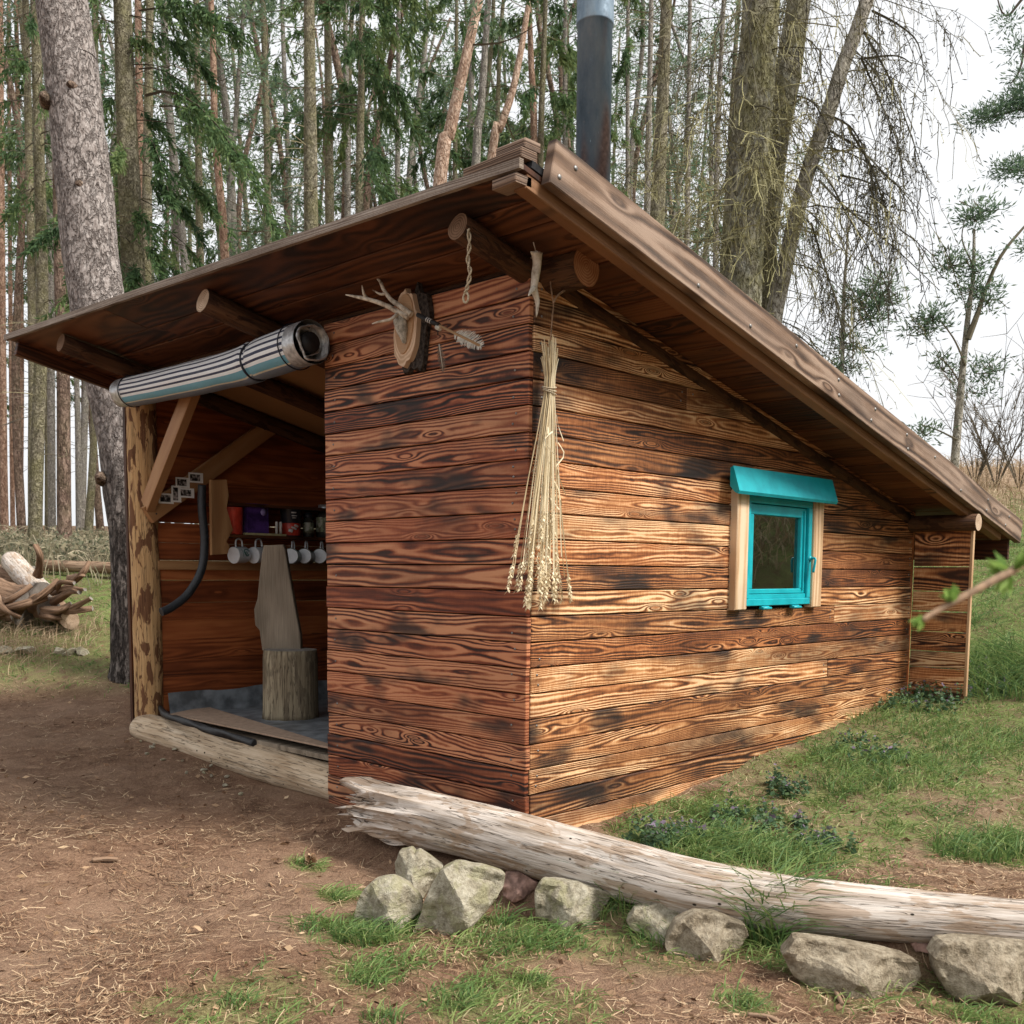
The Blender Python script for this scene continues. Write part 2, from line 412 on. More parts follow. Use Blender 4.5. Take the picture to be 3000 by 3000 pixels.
def bark(name, stops, plate=9., zs=.35, moss=None, mossamt=.5, bump=.8, lich=None, ck=.22, ckw=.10, low=None):
    t = NT(name, .85, .15)
    p = t.scale(t.geo(), 1., 1., zs)
    w = t.noise(p, 6., 3.)
    wp = t.n.new('ShaderNodeVectorMath'); wp.operation = 'ADD'; t._in(wp.inputs[0], p)
    t._in(wp.inputs[1], t.comb(t.m('MULTIPLY', w, .12), t.m('MULTIPLY', w, .1), t.m('MULTIPLY', w, .07)))
    v = t.vor(wp.outputs[0], plate, 'Distance', 'DISTANCE_TO_EDGE')
    cell = t.sep(t.vor(wp.outputs[0], plate, 'Color'))[0]
    rn = t.noise(wp.outputs[0], plate*.55, 4., .6, .4); crack = t.mr(t.m('ABSOLUTE', t.m('SUBTRACT', rn, .5)), 0., ckw)
    v2 = t.sep(t.vor(wp.outputs[0], plate*2.7, 'Color'))[0]
    fine = t.noise(p, 55., 5., .65)
    val = t.m('ADD', t.m('MULTIPLY', crack, ck), t.m('ADD', t.m('MULTIPLY', t.m('SUBTRACT', fine, .5), 1.0), t.m('ADD', t.m('MULTIPLY', cell, .22), t.m('MULTIPLY', v2, .30))))
    val = t.m('ADD', val, .18-ck*.3)
    c = t.ramp(val, stops)
    if low:
        zz = t.sep(t.geo())[2]; zn = t.m('ADD', zz, t.m('MULTIPLY', t.noise(t.geo(), 4., 3.), 1.2))
        dk = t.ramp(t.m('ADD', t.m('MULTIPLY', t.mr(t.m('ABSOLUTE', t.m('SUBTRACT', t.noise(t.scale(t.geo(), 1., 1., .28), 13., 4., .6, .3), .5)), 0., .11), .55), t.m('MULTIPLY', fine, .5)), [(.15, (.02, .016, .014)), (.5, (.085, .070, .062)), (.85, (.22, .19, .17))])
        c = t.mix(t.mr(zn, 3.9, 2.0), c, dk)
    if lich:
        ln = t.noise(t.geo(), 5., 4.); c = t.mix(t.m('MULTIPLY', t.mr(ln, .5, .68), .6), c, lich)
    if moss:
        mn = t.noise(t.geo(), 3.2, 5., .65); c = t.mix(t.m('MULTIPLY', t.mr(mn, .35, .65), mossamt), c, t.mix(t.mr(fine, .3, .7), tuple(x*.45 for x in moss), moss))
    t.col(c)
    t.bump(t.m('ADD', crack, t.m('MULTIPLY', fine, .5)), bump, .03)
    return t.mat

MT = {}
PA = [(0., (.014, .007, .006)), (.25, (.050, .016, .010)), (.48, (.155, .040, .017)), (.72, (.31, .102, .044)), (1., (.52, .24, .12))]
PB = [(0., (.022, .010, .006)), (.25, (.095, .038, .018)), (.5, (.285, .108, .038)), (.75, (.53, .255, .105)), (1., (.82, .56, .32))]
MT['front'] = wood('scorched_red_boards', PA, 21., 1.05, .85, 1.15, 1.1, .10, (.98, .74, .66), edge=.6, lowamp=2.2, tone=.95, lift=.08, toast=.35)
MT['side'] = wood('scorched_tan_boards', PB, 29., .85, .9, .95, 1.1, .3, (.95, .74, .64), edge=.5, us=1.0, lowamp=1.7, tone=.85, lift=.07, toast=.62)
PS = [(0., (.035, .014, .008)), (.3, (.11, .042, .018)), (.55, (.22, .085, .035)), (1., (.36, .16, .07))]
PS = [(a, (c[0]*.48, c[1]*.42, c[2]*.38)) for a, c in PS]  # board brown scaled down so the colour itself carries deep eave shade
MT['soffit'] = wood('shade_darkened_boards', PS, 15., .6, .6, .8, 1., 0., us=.8, edge=.85, tone=1.)
PI_ = [(0., (.06, .018, .007)), (.3, (.17, .05, .018)), (.55, (.29, .095, .034)), (1., (.44, .18, .07))]
PI_ = [(a, (min(1, c[0]*1.12), c[1]*.95, c[2]*.8)) for a, c in PI_]
MT['inner'] = wood('orange_stained_boards', PI_, 12., .35, .12, .8, .7, 0., us=.7, edge=.3)
PF = [(0., (.035, .019, .012)), (.3, (.088, .052, .033)), (.6, (.165, .100, .064)), (1., (.31, .215, .155))]
MT['ceil'] = wood('tan_ceiling_panel', [(0., (.16, .08, .03)), (.5, (.34, .18, .075)), (1., (.45, .26, .12))], 9., .25, .0, 1., .4, us=.5, tone=.1)
MT['fascia'] = wood('weathered_fascia', PF, 17., 1.0, .25, 1., .8, .1, None, .8, .6, .5, .12, us=.5, lowamp=2.2, tone=.4)
PR = [(0., (.09, .04, .02)), (.4, (.24, .11, .05)), (.7, (.38, .19, .09)), (1., (.5, .28, .14))]
PR = [(a, tuple(x*.6 for x in c)) for a, c in PR]
MT['edgewood'] = wood('grey_edge_board', [(0., (.07, .05, .04)), (.3, (.15, .115, .09)), (.6, (.26, .21, .17)), (1., (.42, .37, .32))], 13., .6, 0., 1., .3, .3, None, .8, .4, .4, us=.5)
MT['rafter'] = wood('brown_batten', PR, 11., .4, .2, 1., .5, us=.5)
PL = [(0., (.20, .09, .035)), (.4, (.40, .20, .085)), (.7, (.52, .29, .13)), (1., (.60, .37, .19))]
MT['brace'] = wood('planed_brace', [(a, tuple(x*.8 for x in c)) for a, c in PL], 9., .3, 0., 1., .3, 0., None, .55, .2, .2, us=.5, tone=.3)
PT = [(0., (.25, .14, .07)), (.35, (.47, .29, .16)), (.7, (.62, .43, .26)), (1., (.72, .55, .38))]
MT['trim'] = wood('pale_trim', PT, 10., .5, .2, 1., .4, .1, us=.6)
PG = [(0., (.05, .038, .027)), (.35, (.16, .125, .09)), (.65, (.29, .235, .175)), (1., (.42, .35, .27))]
MT['greywood'] = wood('grey_old_board', PG, 8., .3, .1, 1., .3, 0., None, .85, .6, .5, us=.7, tone=.1)

def logmat(name, stops, holes=True, patches=None, pamt=.9):
    t = NT(name, .8, .2)
    u, v, _ = t.sep(t.uv())
    st = t.noise(t.comb(t.m('MULTIPLY', u, 2.2), t.m('MULTIPLY', v, 38.), 0.), 1., 5., .65)
    big = t.noise(t.comb(t.m('MULTIPLY', u, 2.6), t.m('MULTIPLY', v, 7.), 4.), 1., 4.)
    c = t.ramp(t.m('ADD', t.m('MULTIPLY', st, .65), t.m('MULTIPLY', big, .4)), stops)
    ck = t.noise(t.comb(t.m('MULTIPLY', u, 1.3), t.m('MULTIPLY', v, 26.), 9.), 1., 3., .7)
    crack = t.m('MULTIPLY', t.mr(ck, .485, .5), t.mr(ck, .5, .515, 1., 0.))
    c = t.mix(t.m('MULTIPLY', crack, .7), c, (.05, .035, .025))
    if holes:
        d = t.vor(t.comb(t.m('MULTIPLY', u, 9.), t.m('MULTIPLY', v, 12.), 0.), 1.)
        c = t.mix(t.mr(d, .05, .085, 1., 0.), c, (.02, .015, .01))
    if patches:
        pn = t.noise(t.comb(t.m('MULTIPLY', u, 4.5), t.m('MULTIPLY', v, 15.), 2.), 1., 4., .6, .6)
        c = t.mix(t.m('MULTIPLY', t.mr(pn, .52, .56), pamt), c, patches)
    t.col(c)
    t.bump(t.m('SUBTRACT', st, t.m('MULTIPLY', crack, 1.2)), .7, .012)
    return t.mat
MT['driftlog'] = logmat('bleached_log', [(.29, (.09, .06, .042)), (.42, (.33, .26, .20)), (.56, (.57, .50, .44)), (.76, (.78, .73, .67))], True, (.33, .22, .14), .6)
MT['sill'] = logmat('peeled_sill', [(.25, (.16, .09, .05)), (.42, (.42, .30, .19)), (.6, (.62, .49, .35)), (.8, (.74, .64, .50))], True)
MT['post'] = logmat('peeled_post', [(.25, (.22, .11, .05)), (.42, (.46, .27, .12)), (.6, (.58, .37, .18)), (.8, (.68, .48, .27))], False, (.13, .052, .026))
MT['rlog'] = logmat('rafter_log', [(.25, (.025, .011, .006)), (.45, (.075, .033, .015)), (.65, (.12, .058, .027)), (.85, (.17, .09, .045))], False, (.04, .017, .009))  # log brown lowered to hold the shade under the roof
MT['stump'] = logmat('stump_bark', [(.25, (.07, .05, .035)), (.42, (.20, .155, .10)), (.6, (.33, .27, .18)), (.8, (.43, .37, .27))], False, (.12, .09, .06), .6)
MT['oldlog'] = logmat('old_log', [(.25, (.06, .035, .022)), (.45, (.20, .12, .075)), (.65, (.36, .25, .17)), (.85, (.52, .42, .32))], False)
def endgrain(name, a, b):
    t = NT(name, .8, .2); u, v, _ = t.sep(t.uv())
    rr = t.m('SQRT', t.m('ADD', t.m('MULTIPLY', u, u), t.m('MULTIPLY', v, v)))
    n = t.noise(t.uv(), 14., 3.)
    ring = t.m('SINE', t.m('ADD', t.m('MULTIPLY', rr, 520.), t.m('MULTIPLY', n, 9.)))
    k = t.m('ADD', t.m('MULTIPLY', ring, .22), n)
    c = t.mix(t.mr(k, .15, .9), a, b); t.col(c); return t.mat
MT['end_dark'] = endgrain('shade_dark_end', (.10, .055, .03), (.22, .13, .08))  # end grain painted dark to stand in for shade at the rafter tips
MT['end_or'] = endgrain('sawn_end_orange', (.26, .10, .045), (.46, .24, .12))
MT['end_pale'] = endgrain('sawn_end_pale', (.30, .20, .13), (.58, .44, .32))
MT['end_grey'] = endgrain('sawn_end_grey', (.16, .14, .12), (.34, .31, .28))

def _paint():
    t = NT('turquoise_paint', .42, .5); n = t.noise(t.obj(), 9., 4.); n2 = t.noise(t.scale(t.obj(), 1., 1., 6.), 40., 3.)
    c = t.mix(t.mr(n, .3, .7), (.0, .30, .36), (.005, .40, .46))
    c = t.mix(t.mr(n2, .66, .74, 0., .4), c, (.02, .20, .23)); t.col(c); t.bump(n2, .12, .004); return t.mat
MT['paint'] = _paint()
def _glass():
    t = NT('window_glass', .03, .5)
    gl = t.n.new('ShaderNodeBsdfGlossy'); gl.inputs['Roughness'].default_value = .015; gl.inputs[0].default_value = (.85, .9, .88, 1)
    tr = t.n.new('ShaderNodeBsdfTransparent'); tr.inputs[0].default_value = (.75, .8, .78, 1)
    fr = t.n.new('ShaderNodeFresnel'); fr.inputs[0].default_value = 1.9
    mx = t.n.new('ShaderNodeMixShader'); t.l.new(t.m('ADD', fr.outputs[0], .12), mx.inputs[0])
    t.l.new(tr.outputs[0], mx.inputs[1]); t.l.new(gl.outputs[0], mx.inputs[2]); t.l.new(mx.outputs[0], t.out.inputs[0]); return t.mat
MT['glass'] = _glass()
def _chim():
    t = NT('rusty_flue', .5, .5); t.b.inputs['Metallic'].default_value = .25
    p = t.geo(); n = t.noise(t.scale(p, 1., 1., .35), 7., 5., .65); n2 = t.noise(p, 45., 4.); nb = t.noise(t.scale(p, 1., 1., .2), 3.2, 3.)
    c = t.ramp(n, [(.3, (.07, .115, .16)), (.48, (.14, .20, .26)), (.62, (.20, .26, .31)), (.78, (.28, .31, .34))])
    c = t.mix(t.m('MULTIPLY', t.mr(nb, .46, .60), .8), c, t.mix(t.mr(n2, .3, .7), (.13, .06, .04), (.27, .15, .11)))
    c = t.mix(t.m('MULTIPLY', t.mr(n2, .60, .72), .35), c, (.30, .30, .31))
    t.col(c); t.l.new(t.mr(n2, .3, .7, .35, .7), t.b.inputs['Roughness']); t.bump(n2, .15, .004); return t.mat
MT['flue'] = _chim()
def _cloth():
    t = NT('striped_oilcloth', .5, .3); u, v, _ = t.sep(t.uv())
    W = (.80, .82, .83); N = (.012, .018, .06); Bl = (.14, .36, .46); Gr = (.20, .24, .30)
    st = [(0., W)]
    for a in (12, 30, 50, 69, 87, 105): st += [(a/360, N), ((a+7.5)/360, W)]
    st += [(122/360, Bl), (146/360, (.62, .58, .46)), (151/360, (.16, .20, .27)), (250/360, W), (256/360, N), (262/360, W)]
    c = t.ramp(v, st, 'CONSTANT'); n = t.noise(t.geo(), 16., 4.)
    t.col(t.mix(t.mr(n, .3, .7, .0, .08), c, (.35, .36, .36), 'MIX')); t.bump(t.noise(t.geo(), 28., 3.), .25, .02); return t.mat
MT['cloth'] = _cloth()
MT['foil'] = plain('silver_backing', (.50, .51, .52), .38, .55, .25, 30., .5, .6)
MT['navy'] = plain('dark_strap', (.012, .014, .025), .6)
MT['felt'] = plain('roofing_felt', (.022, .022, .024), .9, 0., .3, 40., .2, .4)
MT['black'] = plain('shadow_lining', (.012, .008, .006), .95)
MT['nail'] = plain('nail_steel', (.22, .21, .20), .45, .8, .2, 30.)
MT['tarp'] = plain('grey_tarpaulin', (.17, .185, .20), .45, 0., .35, 8., .4, .5)
MT['hem'] = plain('black_hem', (.014, .014, .015), .6, 0., .3)
MT['mat'] = plain('tan_mat', (.36, .255, .185), .9, 0., .12, 30., .2, .3)
MT['antler'] = (lambda t: (t.col(t.ramp(t.noise(t.geo(), 30., 4.), [(.28, (.16, .11, .07)), (.45, (.50, .44, .35)), (.65, (.72, .67, .57))])), t.bump(t.noise(t.geo(), 120., 3.), .4, .003), t.mat)[2])(NT('antler_bone', .6, .3))
MT['bone'] = plain('bleached_bone', (.44, .42, .36), .6, 0., .3, 60.)
MT['plaque'] = endgrain('sawn_plaque', (.46, .31, .20), (.68, .51, .36))
MT['bark_dark'] = plain('loose_bark', (.045, .036, .03), .9, 0., .5, 60., .2, .8)
MT['feather_l'] = plain('pale_feather', (.58, .55, .47), .8, 0., .2, 60.)
MT['feather_d'] = plain('dark_feather', (.16, .12, .09), .8, 0., .3, 60.)
MT['shaft'] = plain('arrow_shaft', (.36, .22, .11), .6)
MT['cord'] = plain('pale_twine', (.44, .36, .25), .9, 0., .2, 150.)
MT['twig'] = plain('brown_twig', (.26, .165, .10), .8, 0., .3, 60.)
MT['hose'] = plain('black_hose', (.022, .024, .028), .5, 0., .2, 40., .4)
MT['enamel'] = plain('white_enamel', (.64, .67, .70), .25, 0., .05, 20., .5)
MT['camo'] = (lambda t: (t.col(t.ramp(t.noise(t.geo(), 55., 2.), [(.42, (.10, .13, .11)), (.5, (.26, .32, .30)), (.58, (.16, .19, .13))], 'CONSTANT')), t.mat)[1])(NT('camouflage_enamel', .3, .5))
MT['camod'] = (lambda t: (t.col(t.ramp(t.noise(t.geo(), 55., 2.), [(.42, (.03, .03, .02)), (.5, (.12, .10, .05)), (.58, (.05, .06, .03))], 'CONSTANT')), t.mat)[1])(NT('dark_camouflage_enamel', .3, .5))
MT['emblem'] = plain('green_emblem', (.03, .11, .10), .4)
MT['red'] = plain('red_plastic', (.48, .045, .025), .35, 0., .15)
MT['purple'] = plain('purple_card', (.07, .03, .16), .4, 0., .4, 14.)
MT['lilac'] = plain('lilac_label', (.26, .20, .42), .5)
MT['blackcan'] = plain('dark_can', (.02, .02, .026), .35, 0., .2)
MT['whitebit'] = plain('pale_print', (.55, .53, .50), .5)
MT['bluebit'] = plain('blue_print', (.10, .22, .36), .5)
MT['yellowwood'] = plain('pale_strip', (.42, .38, .20), .6)
MT['jarglass'] = plain('dark_jar', (.04, .04, .035), .12, 0., .2, 20., .6)
MT['label'] = (lambda t: (t.col(t.ramp(t.noise(t.geo(), 30., 2.), [(.4, (.10, .09, .06)), (.52, (.22, .26, .16)), (.62, (.40, .40, .34))])), t.mat)[1])(NT('jar_label', .6, .3))
MT['photo'] = (lambda t: (t.col(t.ramp(t.noise(t.geo(), 38., 2.), [(.38, (.018, .018, .02)), (.5, (.08, .075, .075)), (.6, (.34, .30, .29)), (.75, (.6, .55, .53))])), t.mat)[1])(NT('photo_print', .25, .5))
MT['paper'] = plain('white_photo_border', (.82, .82, .80), .5, 0., .05)
MT['straw'] = leafmat('dry_straw', [(0., (.40, .29, .15)), (.5, (.68, .56, .36)), (1., (.84, .76, .56))], .15)

# bark and foliage
MT['b_pine'] = bark('grey_pine_bark', [(.12, (.05, .04, .036)), (.3, (.17, .14, .125)), (.55, (.31, .27, .25)), (.9, (.50, .45, .42))], 30., .55, None, .5, .9, None, .12, .07, True)
MT['b_moss'] = bark('mossy_spruce_bark', [(.1, (.05, .042, .03)), (.4, (.16, .14, .10)), (.9, (.33, .30, .22))], 30., .6, (.23, .215, .09), .55)
MT['b_bigmoss'] = bark('mossy_larch_bark', [(.1, (.05, .042, .03)), (.4, (.18, .16, .115)), (.9, (.38, .36, .29))], 26., .4, (.25, .235, .07), .6, .9, (.40, .40, .36))
MT['b_orange'] = bark('orange_pine_bark', [(.05, (.07, .035, .022)), (.4, (.24, .145, .10)), (.9, (.42, .30, .22))], 18., .45)
MT['b_pink'] = bark('flaky_pink_bark', [(.05, (.10, .055, .035)), (.35, (.36, .23, .16)), (.9, (.64, .50, .40))], 18., .5)
MT['b_scaly'] = bark('scaly_larch_bark', [(.1, (.10, .085, .07)), (.4, (.30, .27, .23)), (.9, (.56, .52, .46))], 22., .5, (.30, .28, .13), .25)
MT['b_grey'] = bark('grey_spruce_bark', [(.1, (.07, .062, .055)), (.4, (.22, .20, .18)), (.9, (.42, .39, .35))], 30., .6, (.25, .24, .13), .25)
MT['b_brown'] = bark('brown_pine_bark', [(.05, (.035, .024, .02)), (.4, (.13, .085, .065)), (.9, (.32, .23, .18))], 18., .4, (.13, .13, .06), .25)
MT['deadtwig'] = leafmat('dead_twigs', [(0., (.05, .04, .03)), (.5, (.12, .10, .07)), (1., (.26, .23, .13))], .0, .85)
MT['larchtwig'] = leafmat('mossy_twigs', [(0., (.055, .05, .045)), (.5, (.15, .135, .08)), (1., (.40, .37, .19))], .05, .85)
MT['spruce'] = leafmat('spruce_needles', [(0., (.035, .072, .036)), (.5, (.085, .15, .058)), (1., (.20, .26, .10))], .48)
MT['pineneedle'] = leafmat('pine_needles', [(0., (.055, .10, .07)), (.5, (.12, .185, .11)), (1., (.22, .28, .15))], .48)
MT['bramble'] = leafmat('bramble_leaves', [(0., (.07, .08, .05)), (.35, (.17, .18, .11)), (.7, (.31, .27, .18)), (1., (.46, .40, .29))], .3)
MT['grass'] = leafmat('grass_blades', [(0., (.075, .15, .055)), (.4, (.15, .25, .075)), (.75, (.26, .34, .11)), (1., (.46, .42, .23))], .45)
MT['drygrass'] = leafmat('dry_grass', [(0., (.22, .15, .09)), (.5, (.38, .28, .18)), (1., (.52, .42, .28))], .2)
MT['litter'] = leafmat('pine_litter', [(0., (.08, .04, .024)), (.4, (.22, .125, .072)), (.75, (.40, .27, .165)), (1., (.60, .46, .30))], .0, .85)
MT['nettle'] = leafmat('nettle_leaves', [(0., (.05, .10, .06)), (.6, (.11, .19, .09)), (.88, (.13, .19, .08)), (.93, (.15, .11, .16)), (1., (.26, .20, .28))], .3)

def _ground():
    t = NT('forest_floor', .95, .1); p = t.geo()
    a = t.noise(p, .9, 5., .6); b = t.noise(p, 7., 5., .65); c = t.noise(p, 55., 4., .7); e = t.noise(t.scale(p, 1., 1.6, 1.), 140., 2., .6)
    col = t.ramp(t.m('ADD', t.m('MULTIPLY', b, .5), t.m('MULTIPLY', c, .5)), [(.3, (.06, .031, .020)), (.45, (.145, .080, .050)), (.58, (.235, .140, .090)), (.75, (.36, .245, .165))])
    col = t.mix(t.m('MULTIPLY', t.mr(a, .4, .65), .45), col, (.29, .195, .135))
    col = t.mix(t.m('MULTIPLY', t.mr(e, .55, .7), .6), col, (.42, .30, .19))
    col = t.mix(t.m('MULTIPLY', t.mr(e, .30, .42, 1., 0.), .7), col, (.055, .03, .02))
    gm = t.attr('green'); dm = t.attr('dry')
    gcol = t.ramp(t.m('ADD', t.m('MULTIPLY', b, .4), t.m('MULTIPLY', c, .6)), [(.35, (.035, .065, .02)), (.5, (.12, .165, .05)), (.65, (.23, .25, .09))])
    dcol = t.ramp(t.m('ADD', t.m('MULTIPLY', b, .5), t.m('MULTIPLY', c, .5)), [(.35, (.20, .13, .085)), (.55, (.36, .26, .18)), (.7, (.48, .38, .28))])
    col = t.mix(dm, col, dcol)
    k = t.m('MULTIPLY', gm, t.mr(t.m('ADD', t.m('MULTIPLY', b, .5), t.m('MULTIPLY', c, .5)), .36, .56))
    col = t.mix(k, col, gcol); t.col(col)
    t.bump(t.m('ADD', t.m('MULTIPLY', b, 1.), t.m('ADD', t.m('MULTIPLY', c, .8), t.m('MULTIPLY', e, .4))), .8, .02); return t.mat
MT['ground'] = _ground()
def _rock():
    t = NT('lichen_stone', .85, .2); p = t.geo()
    a = t.noise(p, 9., 5., .65); b = t.noise(p, 40., 5., .7); l = t.noise(p, 14., 4., .6, .5)
    c = t.ramp(t.m('ADD', t.m('MULTIPLY', a, .5), t.m('MULTIPLY', b, .5)), [(.3, (.09, .075, .05)), (.45, (.27, .235, .17)), (.58, (.43, .39, .30)), (.75, (.60, .56, .46))])
    c = t.mix(t.m('MULTIPLY', t.mr(l, .48, .62), .40), c, (.30, .29, .14))
    t.col(c); t.bump(t.m('ADD', a, b), .9, .02); return t.mat
MT['rock'] = _rock()
MT['rock_red'] = plain('reddish_stone', (.34, .21, .17), .85, 0., .35, 22., .2, .8)
MT['rock_grey'] = (lambda t: (lambda a, b: (t.col(t.ramp(t.m('ADD', t.m('MULTIPLY', a, .5), t.m('MULTIPLY', b, .5)), [(.3, (.06, .045, .03)), (.45, (.20, .16, .11)), (.58, (.36, .305, .225)), (.75, (.56, .49, .38))])), t.bump(t.m('ADD', a, b), .9, .02), t.mat)[2])(t.noise(t.geo(), 8., 5., .65), t.noise(t.geo(), 38., 5., .7)))(NT('grey_stone', .85, .2))

# ------------------------------------------------------------------ world + sun
W = bpy.data.worlds.new('World'); SC.world = W; W.use_nodes = True
wt = W.node_tree; bg = wt.nodes['Background']
sky = wt.nodes.new('ShaderNodeTexSky'); sky.sky_type = 'NISHITA'; sky.sun_disc = False
SUN_EL, SUN_AZ = math.radians(46), math.radians(-68)     # azimuth measured from +X towards +Y
sky.sun_elevation = SUN_EL; sky.sun_rotation = math.radians(90)-SUN_AZ
sky.air_density = 1.; sky.dust_density = 6.; sky.ozone_density = 1.
hs = wt.nodes.new('ShaderNodeHueSaturation'); hs.inputs['Saturation'].default_value = .12
mxw = wt.nodes.new('ShaderNodeMix'); mxw.data_type = 'RGBA'; mxw.inputs[0].default_value = .72
wt.links.new(sky.outputs[0], hs.inputs['Color']); wt.links.new(hs.outputs[0], mxw.inputs[6])
mxw.inputs[7].default_value = (7.0, 7.1, 7.25, 1)       # flat cloud deck
wt.links.new(mxw.outputs[2], bg.inputs[0]); bg.inputs[1].default_value = .1
sl = bpy.data.lights.new('sun', 'SUN'); sl.energy = 2.9; sl.angle = math.radians(16); sl.color = (1., .95, .87)
so = bpy.data.objects.new('sun', sl); COL.objects.link(so)
sv = Vector((math.cos(SUN_EL)*math.cos(SUN_AZ), math.cos(SUN_EL)*math.sin(SUN_AZ), math.sin(SUN_EL)))
so.rotation_euler = (-sv).to_track_quat('-Z', 'Y').to_euler()
SC.view_settings.view_transform = 'Standard'; SC.view_settings.look = 'None'
SC.view_settings.exposure = .82; SC.view_settings.gamma = 1.0

# ================================================================== GROUND
PATCH = [  # picture u, v, radius m, cover   (1932-px picture coordinates)
 (1330, 1600, .42, 1.), (1250, 1590, .3, 1.), (1450, 1620, .38, 1.), (1370, 1530, .38, .9), (1290, 1530, .3, .8), (1560, 1620, .3, .6), (1640, 1450, .6, .95),
 (1760, 1470, .5, .9), (1560, 1430, .35, .7), (1860, 1600, .4, 1.), (1800, 1350, .9, .95), (1900, 1400, .9, .8), (1650, 1350, .6, .6), (1900, 1250, 1.0, 1.),
 (1450, 1720, .16, 1.), (1190, 1690, .13, .9), (1210, 1760, .25, .7), (710, 1750, .22, .95), (640, 1760, .2, .6), (770, 1735, .14, .9), (950, 1780, .3, .65),
 (1050, 1770, .25, .5), (1010, 1845, .1, .9), (880, 1890, .2, .7), (700, 1830, .2, .5), (1270, 1820, .2, .4), (1400, 1895, .12, .8), (1560, 1740, .2, .5), (1480, 1800, .2, .6), (580, 1640, .1, .9), (640, 1690, .1, .8), (1000, 1920, .3, .5), (450, 1905, .3, .5),
 (160, 1140, 1.2, 1.), (200, 1090, 1.5, .9), (60, 1235, .9, .7), (160, 1250, .7, .45), (1700, 1560, .4, .3), (1880, 1900, .3, .6), (1610, 1880, .2, .5)]
PP = np.array([(*G(u, v)[:2], r, c) for u, v, r, c in PATCH])
def green(x, y):
    x = np.asarray(x, float); y = np.asarray(y, float)
    m = np.zeros_like(x)
    for px, py, r, c in PP:
        d = np.hypot(x-px, y-py)/r*(1+.6*(vn(x*6+px, y*6, 9)-.5))
        m = np.maximum(m, c*ss(1.15, .55, d))
    dx = x-CP[0]; dy = y-CP[1]; s = dx*fh[0]+dy*fh[1]; t = dx*rh[0]+dy*rh[1]
    m = np.maximum(m, ss(2.6, 3.8, t)*ss(7.0, 8.5, s)*ss(19, 13, s))
    m = np.maximum(m, ss(4.5, 6.5, t)*ss(14, 9, s)*ss(9.8, 8.6, t+0*s))
    m = np.maximum(m, .85*ss(.40, .60, vn(x*1.7+3, y*1.7, 91))*ss(.9, 1.8, t)*ss(4.2, 4.9, s)*ss(9.5, 8, s))
    m = np.maximum(m, .30*ss(.5, .62, vn(x*1.9, y*1.9, 92))*ss(4.6, 3.6, s)*ss(-1.2, -.3, t))
    m = np.maximum(m, .75*ss(9.0, 10.2, s)*(t < -1.5)*ss(15, 13, s))
    return m
def dry(x, y):
    dx = x-CP[0]; dy = y-CP[1]; s = dx*fh[0]+dy*fh[1]; t = dx*rh[0]+dy*rh[1]
    m = np.maximum(ss(14, 17, s)*ss(-1, 3, t), ss(9.0, 10.5, t)*ss(16, 8, s))
    m = np.maximum(m, .55*ss(.6, 2.0, t)*ss(9, 6, s)*ss(3.6, 4.8, s))
    return np.maximum(m, .5*ss(14, 17, s))
def build_ground():
    R = np.concatenate([[0.02], .5*np.exp(np.linspace(0, math.log(700), 470))])
    th = np.concatenate([np.radians(np.arange(-36, 36, .2)), np.radians(np.arange(36, 324, 3.))])
    th = YAW+th; n = len(th)
    X = CP[0]+R[:, None]*np.cos(th)[None]; Y = CP[1]+R[:, None]*np.sin(th)[None]
    Z = g(X, Y)
    V = np.stack([X, Y, Z], 2).reshape(-1, 3).astype(np.float32)
    i = np.arange(len(R)-1)[:, None]; j = np.arange(n)[None]; k = (j+1) % n
    Q = np.stack([i*n+j, (i+1)*n+j, (i+1)*n+k, i*n+k], 2).reshape(-1, 4).astype(np.int32)
    me = bpy.data.meshes.new('ground'); m = len(Q)
    me.vertices.add(len(V)); me.vertices.foreach_set('co', V.ravel())
    me.loops.add(m*4); me.loops.foreach_set('vertex_index', Q.ravel())
    me.polygons.add(m); me.polygons.foreach_set('loop_start', np.arange(0, m*4, 4, dtype=np.int32))
    a = me.attributes.new('green', 'FLOAT', 'POINT'); a.data.foreach_set('value', green(V[:, 0], V[:, 1]).astype(np.float32))
    a = me.attributes.new('dry', 'FLOAT', 'POINT'); a.data.foreach_set('value', dry(V[:, 0], V[:, 1]).astype(np.float32))
    me.polygons.foreach_set('use_smooth', np.ones(m, bool)); me.materials.append(MT['ground'])
    me.update(calc_edges=True)
    o = bpy.data.objects.new('ground', me); COL.objects.link(o); setp(o, kind='structure')
build_ground()

def in_hut(x, y): return (x > -.14) & (x < 4.35) & (y > -.02) & (y < 4.1)
def scatter(n, smin, smax, amin=-31, amax=37):
    s = smin*(smax/smin)**RNG.random(n); a = np.radians(amin+(amax-amin)*RNG.random(n))
    t = s*np.tan(a)
    return CP[0]+fh[0]*s+rh[0]*t, CP[1]+fh[1]*s+rh[1]*t, s

